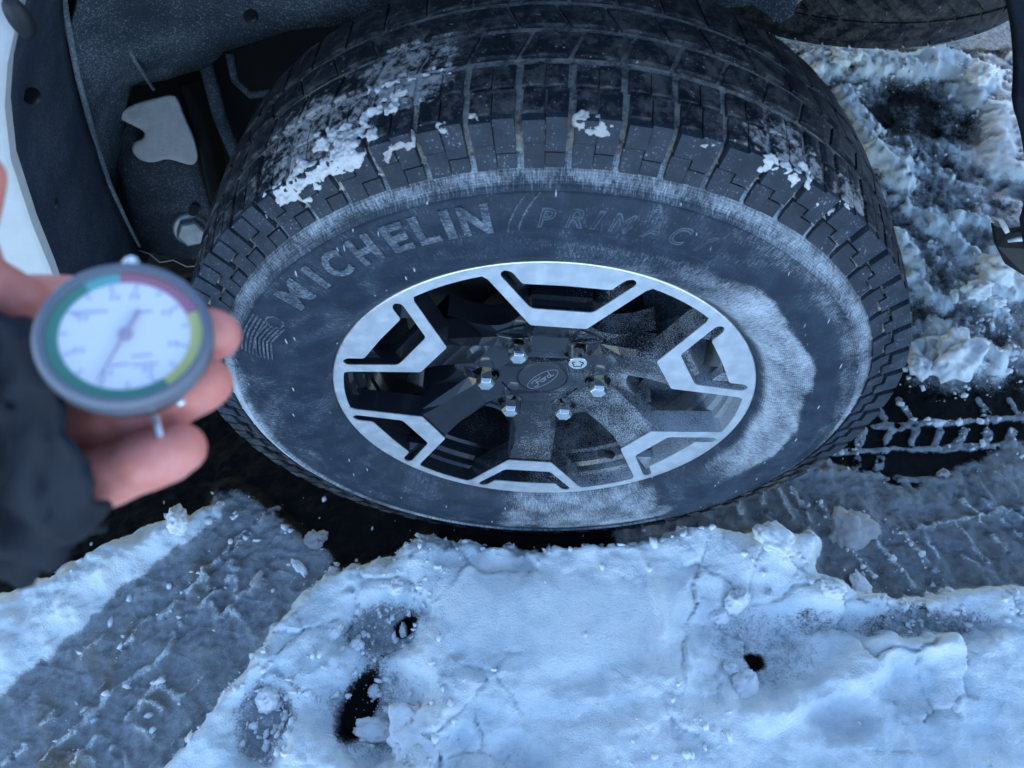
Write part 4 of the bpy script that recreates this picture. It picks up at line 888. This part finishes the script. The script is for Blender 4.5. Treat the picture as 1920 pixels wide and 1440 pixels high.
packed('packed_snow', 'white snow crust on the right shoulder of the tread', spots([(1420, 300), (1445, 318), (1470, 318), (1500, 335)], .0050, 26, 9), 'crust', 4)
packed('packed_snow', 'patchy snow crust low on the right shoulder of the tread', spots([(1530, 362), (1560, 385), (1580, 400)], .0044, 18, 9), 'crust', 5)
packed('packed_snow', 'tiny snow crumbs stuck to the top of the shoulder blocks', spots([(825, 238), (835, 250)], .0032, 5, 4) + spots([(880, 222), (905, 224)], .0028, 5, 4) + spots([(1018, 232), (1022, 240)], .003, 4, 3) + spots([(1325, 268), (1340, 262)], .0035, 5, 5), 'dirty', 6)
packed('packed_snow', 'torn snow fringe hanging under the lower left of the tyre', [(px, py, .03, s) for px, py, s in ((452, 775, .004), (470, 800, .005), (486, 818, .008), (500, 832, .009), (515, 846, .007), (560, 880, .004), (575, 888, .004), (640, 925, .003))], 'dirty', 7)
# snow patch on the bracket shelf
mb = MB(); pl = roundpoly([(208, 215), (262, 190), (330, 174), (345, 215), (366, 262), (373, 300), (362, 312), (340, 305), (312, 296), (290, 306), (262, 302), (245, 282), (250, 265), (268, 262), (275, 248), (255, 238)], 14, 3)
sp_y = lambda x, y: .268 + .068 * max(0, min(1, (310 - y) / 140)) 
def topf(x, y): return tuple(Y3(x, y, sp_y(x, y) - .012))
def botf(x, y): return tuple(Y3(x, y, sp_y(x, y) + .012))
mb.plate([pl], topf, botf); o = mb.build('snow_patch', M['crust'], None)
m1 = o.modifiers.new('r', 'REMESH'); m1.mode = 'VOXEL'; m1.voxel_size = .002; m1.use_smooth_shade = True; m1 = o.modifiers.new('s', 'SMOOTH'); m1.iterations = 25; m1 = o.modifiers.new('d', 'DISPLACE'); m1.texture = bpy.data.textures['clump']; m1.strength = .0008; m1.texture_coords = 'LOCAL'; tag(o, 'smooth white snow patch lying on the bracket behind the gauge', 'snow')
# thin white thread below the bracket
mb = MB(); mb.tube([Y3(250, 466, .24), Y3(280, 476, .24), Y3(300, 492, .238), Y3(325, 488, .238), Y3(350, 500, .238), Y3(380, 498, .236)], .0008, 6); tag(mb.build('thread', M['cord'], None, True), 'thin pale thread dangling under the large hex bolt', 'thread')

# ------------------------------------------------------------ pressure gauge
GD = .245
gc = Vector(atD(236, 628, GD)); vx, vy, vz = Vector(CR[0]), Vector(CR[1]), -Vector(CR[2])
toc = (Vector(CAMP) - gc).normalized(); gn = (toc * math.cos(RAD(27)) + (vy * .93 - vx * .36).normalized() * math.sin(RAD(27))).normalized()
gup = (vy - gn * vy.dot(gn)).normalized(); gup = Matrix.Rotation(RAD(2), 3, gn) @ gup; gri = gup.cross(gn).normalized()
gauge = tag(empty('pressure_gauge', gc - gn * .02), 'round dial pressure gauge with green red and yellow band held in the hand', 'gauge')
def gp(u, v, h): return tuple(gc + gri * u * .93 + gup * v * .93 + gn * h - (gc - gn * .02))
gl = lambda r, t, h: gp(r * math.sin(t), r * math.cos(t), h)
GR = .0272
def gm(name, col, r=.5, metal=0): return simple(name, col, r, metal)
mb = MB(); mb.lathe([(.0001, -.017), (.022, -.017), (.0245, -.014), (.0262, -.006), (.0268, -.001), (.0262, -.0005), (.0001, -.0005)], 56, gl); mb.build('case', gm('gauge_case', (.055, .062, .08), .4), gauge, True, auto=35)
mb = MB(); mb.lathe([(.0245, .0006), (.0250, .0026), (.0266, .0028), (.0280, .0014), (.0284, -.002), (.0280, -.0045), (.0268, -.005)], 56, gl, closed=True); mb.build('bezel', gm('gauge_bezel', (.13, .145, .18), .3), gauge, True, auto=35)
mb = MB(); mb.lathe([(.0001, .0), (.0246, .0)], 56, gl); mb.build('dial', gm('dial_white', (.84, .80, .83), .6), gauge)
def band(a0, a1, col, nm):
    mb = MB(); k = 40
    for i in range(k + 1):
        a = RAD(a0 + (a1 - a0) * i / k); mb.v += [gl(.0206, a, .0003), gl(.0244, a, .0003), gl(.0206, a, .0), gl(.0244, a, .0)]
    mb.f += [(4 * i, 4 * i + 1, 4 * i + 5, 4 * i + 4) for i in range(k)]; mb.build('colour_band', gm(nm, col, .55), gauge)
band(144, 325, (.015, .20, .13), 'band_green'); band(325, 353, (.10, .42, .40), 'band_green_sheen'); band(-7, 68, (.42, .10, .17), 'band_red'); band(68, 144, (.60, .55, .14), 'band_yellow')  # teal stretch is a reflection on the green band, painted in as colour
ink = gm('dial_ink', (.42, .38, .50), .7)
for a in range(0, 360, 24):
    mb = MB(); mb.tube([gl(.0178 if a % 48 else .0168, RAD(a + 8), .0002), gl(.0202, RAD(a + 8), .0002)], .00022, 4); mb.build('tick', ink, gauge)
    if a % 48 == 0:
        for d_ in (-.0009, .0009):
            c = gl(.0152, RAD(a + 8), .0002); c = Vector(c) + gri * d_; mb = MB(); mb.tube([c - gup * .0009, c + gup * .0009 + gri * .0003], .0003, 4); mb.build('numeral_stroke', ink, gauge)
for v, w0, w1 in ((-.0118, -.0045, .0015), (-.0118, .0022, .0105), (-.0085, .0020, .0085), (.0085, -.0165, -.0060), (.0085, .0020, .0080)):
    mb = MB(); mb.tube([gp(w0, v, .0002), gp(w1, v + .0006, .0002)], .00028, 4); mb.build('printed_line', ink, gauge)
mb = MB(); na_ = RAD(204); mb.tube([gl(.0195, na_, .0012), gl(.002, na_, .0012), gl(-.0098, na_, .0012)], [.00022, .0005, .0008], 6); mb.lathe([(.0001, .0018), (.0020, .0016), (.0023, .0006)], 18, gl); mb.build('needle', gm('needle_red', (.38, .29, .37), .5), gauge)
tgx = NT('lens_glass'); tr = tgx.n('BsdfTransparent'); gs = tgx.n('BsdfGlossy'); gs.inputs['Roughness'].default_value = .08; mx = tgx.n('MixShader'); mx.inputs[0].default_value = .09
tgx.l(tr.outputs[0], mx.inputs[1]); tgx.l(gs.outputs[0], mx.inputs[2]); tgx.l(mx.outputs[0], tgx.out.inputs[0])
mb = MB(); mb.lathe([(.0001, .0042), (.012, .0038), (.020, .0031), (.0250, .0022)], 48, gl); mb.build('glass_lens', tgx.m, gauge, True)
met = gm('bright_metal', (.82, .83, .85), .25, .9)
mb = MB(); mb.tube([gp(-.0004, .0262, -.005), gp(-.0006, .0330, -.005)], [.0024, .0024], 14); mb.tube([gp(-.0024, .0290, -.005), gp(-.0024, .0318, -.005), gp(-.0016, .0336, -.005), gp(-.0004, .0342, -.005), gp(.0009, .0336, -.005), gp(.0016, .0318, -.005), gp(.0016, .0290, -.005)], .0012, 8); mb.build('release_button', met, gauge, True, auto=40)
mb = MB(); mb.tube([gp(.0080, -.0255, -.012), gp(.0100, -.0330, -.012)], [.0014, .0012], 12); mb.build('stem_pin', met, gauge, True, auto=40)
mb = MB(); mb.tube([gp(.015, -.0205, -.014), gp(.0185, -.0165, -.014)], .0016, 8); mb.build('case_clip', met, gauge, True)

# ------------------------------------------------------------ hand and sleeve
def H(px, py, d): return atD(px, py, d)
S = 1 / FPX
def chain(mb, pts, n=18):                     # pts: (px, py, depth, radius px) smoothed capsule chain
    P_ = [(np.array(H(a, b, d)), r * d * S) for a, b, d, r in pts]; out = []
    for i in range(len(P_) - 1):
        for t in np.linspace(0, 1, 5)[:-1]: out.append((P_[i][0] * (1 - t) + P_[i + 1][0] * t, P_[i][1] * (1 - t) + P_[i + 1][1] * t))
    out.append(P_[-1]); c = [o_[0] for o_ in out]; r = [o_[1] for o_ in out]
    d = (c[-1] - c[-2]); d /= np.linalg.norm(d); re = r[-1]
    for t in (.35, .62, .82, .95, 1.0): c.append(out[-1][0] + d * re * t); r.append(re * math.sqrt(max(0, 1 - t * t)) + 1e-5)
    mb.tube(c, r, n)
hb = MB()
chain(hb, [(-40, 690, .285, 62), (110, 640, .283, 56), (240, 625, .280, 52), (330, 622, .278, 47), (390, 627, .272, 51), (402, 628, .270, 49)])            # index
chain(hb, [(-40, 780, .280, 64), (120, 800, .270, 57), (205, 788, .266, 54), (232, 782, .266, 51), (255, 776, .265, 53), (300, 762, .264, 52), (375, 726, .262, 50), (388, 718, .262, 48)])   # middle
chain(hb, [(-40, 930, .272, 66), (130, 912, .262, 62), (205, 892, .258, 60), (243, 877, .2575, 56), (272, 866, .256, 58), (320, 848, .255, 56), (336, 841, .255, 50)])     # ring
chain(hb, [(-80, 960, .285, 60), (40, 950, .288, 44), (100, 940, .290, 38)])                                                                             # little finger, folded under the cuff
chain(hb, [(90, 600, .290, 60), (30, 575, .275, 62), (-50, 520, .262, 58), (-70, 440, .255, 52), (-52, 375, .250, 50), (-40, 330, .248, 47)])             # thumb
chain(hb, [(150, 560, .292, 44), (60, 570, .285, 58), (-60, 640, .285, 85)])
for y0, y1 in ((660, 690), (740, 780), (820, 860), (900, 930)): chain(hb, [(-260, 800, .292, 85), (-120, (y0 + 800) / 2, .292, 85), (30, y1, .288, 72)])
chain(hb, [(-60, 780, .292, 120), (-260, 800, .295, 130), (-420, 820, .300, 125), (-700, 860, .32, 130)], 24)
t = NT('skin'); p_ = t.pos(); n1 = t.noise(90, p_, 4); n2 = t.noise(900, p_, 3)
c_ = t.mix(t.ramp(n1, .35, .7), (.68, .215, .165), (.76, .29, .24)); t.bump(n2, .15, .0005); t.b.inputs['Subsurface Weight'].default_value = .15; t.b.inputs['Subsurface Radius'].default_value = (.006, .002, .001); t.b.inputs['Subsurface Scale'].default_value = 1
skin = t.set(c_, .5, 0, .4)
person = hb.build('person', skin, None, True)
rm = person.modifiers.new('r', 'REMESH'); rm.mode = 'VOXEL'; rm.voxel_size = .0011; rm.use_smooth_shade = True
sm_ = person.modifiers.new('s', 'SMOOTH'); sm_.factor = .5; sm_.iterations = 4
tag(person, 'hand in a black sleeve holding the gauge, palm up with fingers spread', 'person')
# sleeve: tapered folded tube from the cuff out of the frame
tf = NT('black_fabric'); pp = tf.pos(); tf.bump(tf.noise(1200, pp, 2), .3, .0006)
fab = tf.set(tf.mix(tf.ramp(tf.noise(40, pp, 4), .35, .7), (.008, .010, .015), (.018, .021, .030)), .8, 0, .3)
mb = MB(); ns, na2 = 60, 72
c0 = np.array(H(128, 790, .262)); c1 = np.array(H(-900, 1010, .34)); upv = np.array(H(208, 985, .255)) - np.array(H(60, 590, .262)); hw = np.linalg.norm(upv) / 2; upv /= np.linalg.norm(upv)
for i in range(ns + 1):
    s = (i / ns) ** 1.2; c = c0 * (1 - s) + c1 * s; ax = (c1 - c0) / np.linalg.norm(c1 - c0)
    u_ = upv - ax * (upv @ ax) * sst(0, .3, s); u_ /= np.linalg.norm(u_); w_ = np.cross(ax, u_); w_ /= np.linalg.norm(w_)
    for k in range(na2):
        a = 2 * math.pi * k / na2
        fold = 1 + .075 * (1 - 2 * abs(math.sin(34 * s + 1.6 * math.sin(a * 2 + 5 * s) + 1.2 * math.cos(3 * a)))) * min(1, s * 14) + .13 * float(noise(math.cos(a) * 1.8, math.sin(a) * 1.8, s * 12)) + .04 * float(noise(math.cos(a) * 6, math.sin(a) * 6, s * 30))
        cc_ = c; c = cc_ + ax * (.010 * float(noise(math.cos(a) * 2.2, math.sin(a) * 2.2, 77.0)) + .003 * float(noise(math.cos(a) * 7, math.sin(a) * 7, 78.0))) * max(0, 1 - s * 12)
        dv = (c - CAMP) / np.linalg.norm(c - CAMP)
        mb.v.append(tuple(c + (u_ * math.cos(a) * hw * (1 + .30 * sst(0, .14, s) + .1 * s) + dv * math.sin(a) * (.031 + .02 * s) * fold ** 2) * fold)); c = cc_
mb.f += [(i * na2 + k, i * na2 + (k + 1) % na2, (i + 1) * na2 + (k + 1) % na2, (i + 1) * na2 + k) for i in range(ns) for k in range(na2)]
slv = mb.build('jacket_sleeve', fab, person, True); so2 = slv.modifiers.new('s', 'SOLIDIFY'); so2.thickness = .0022; so2.offset = 0
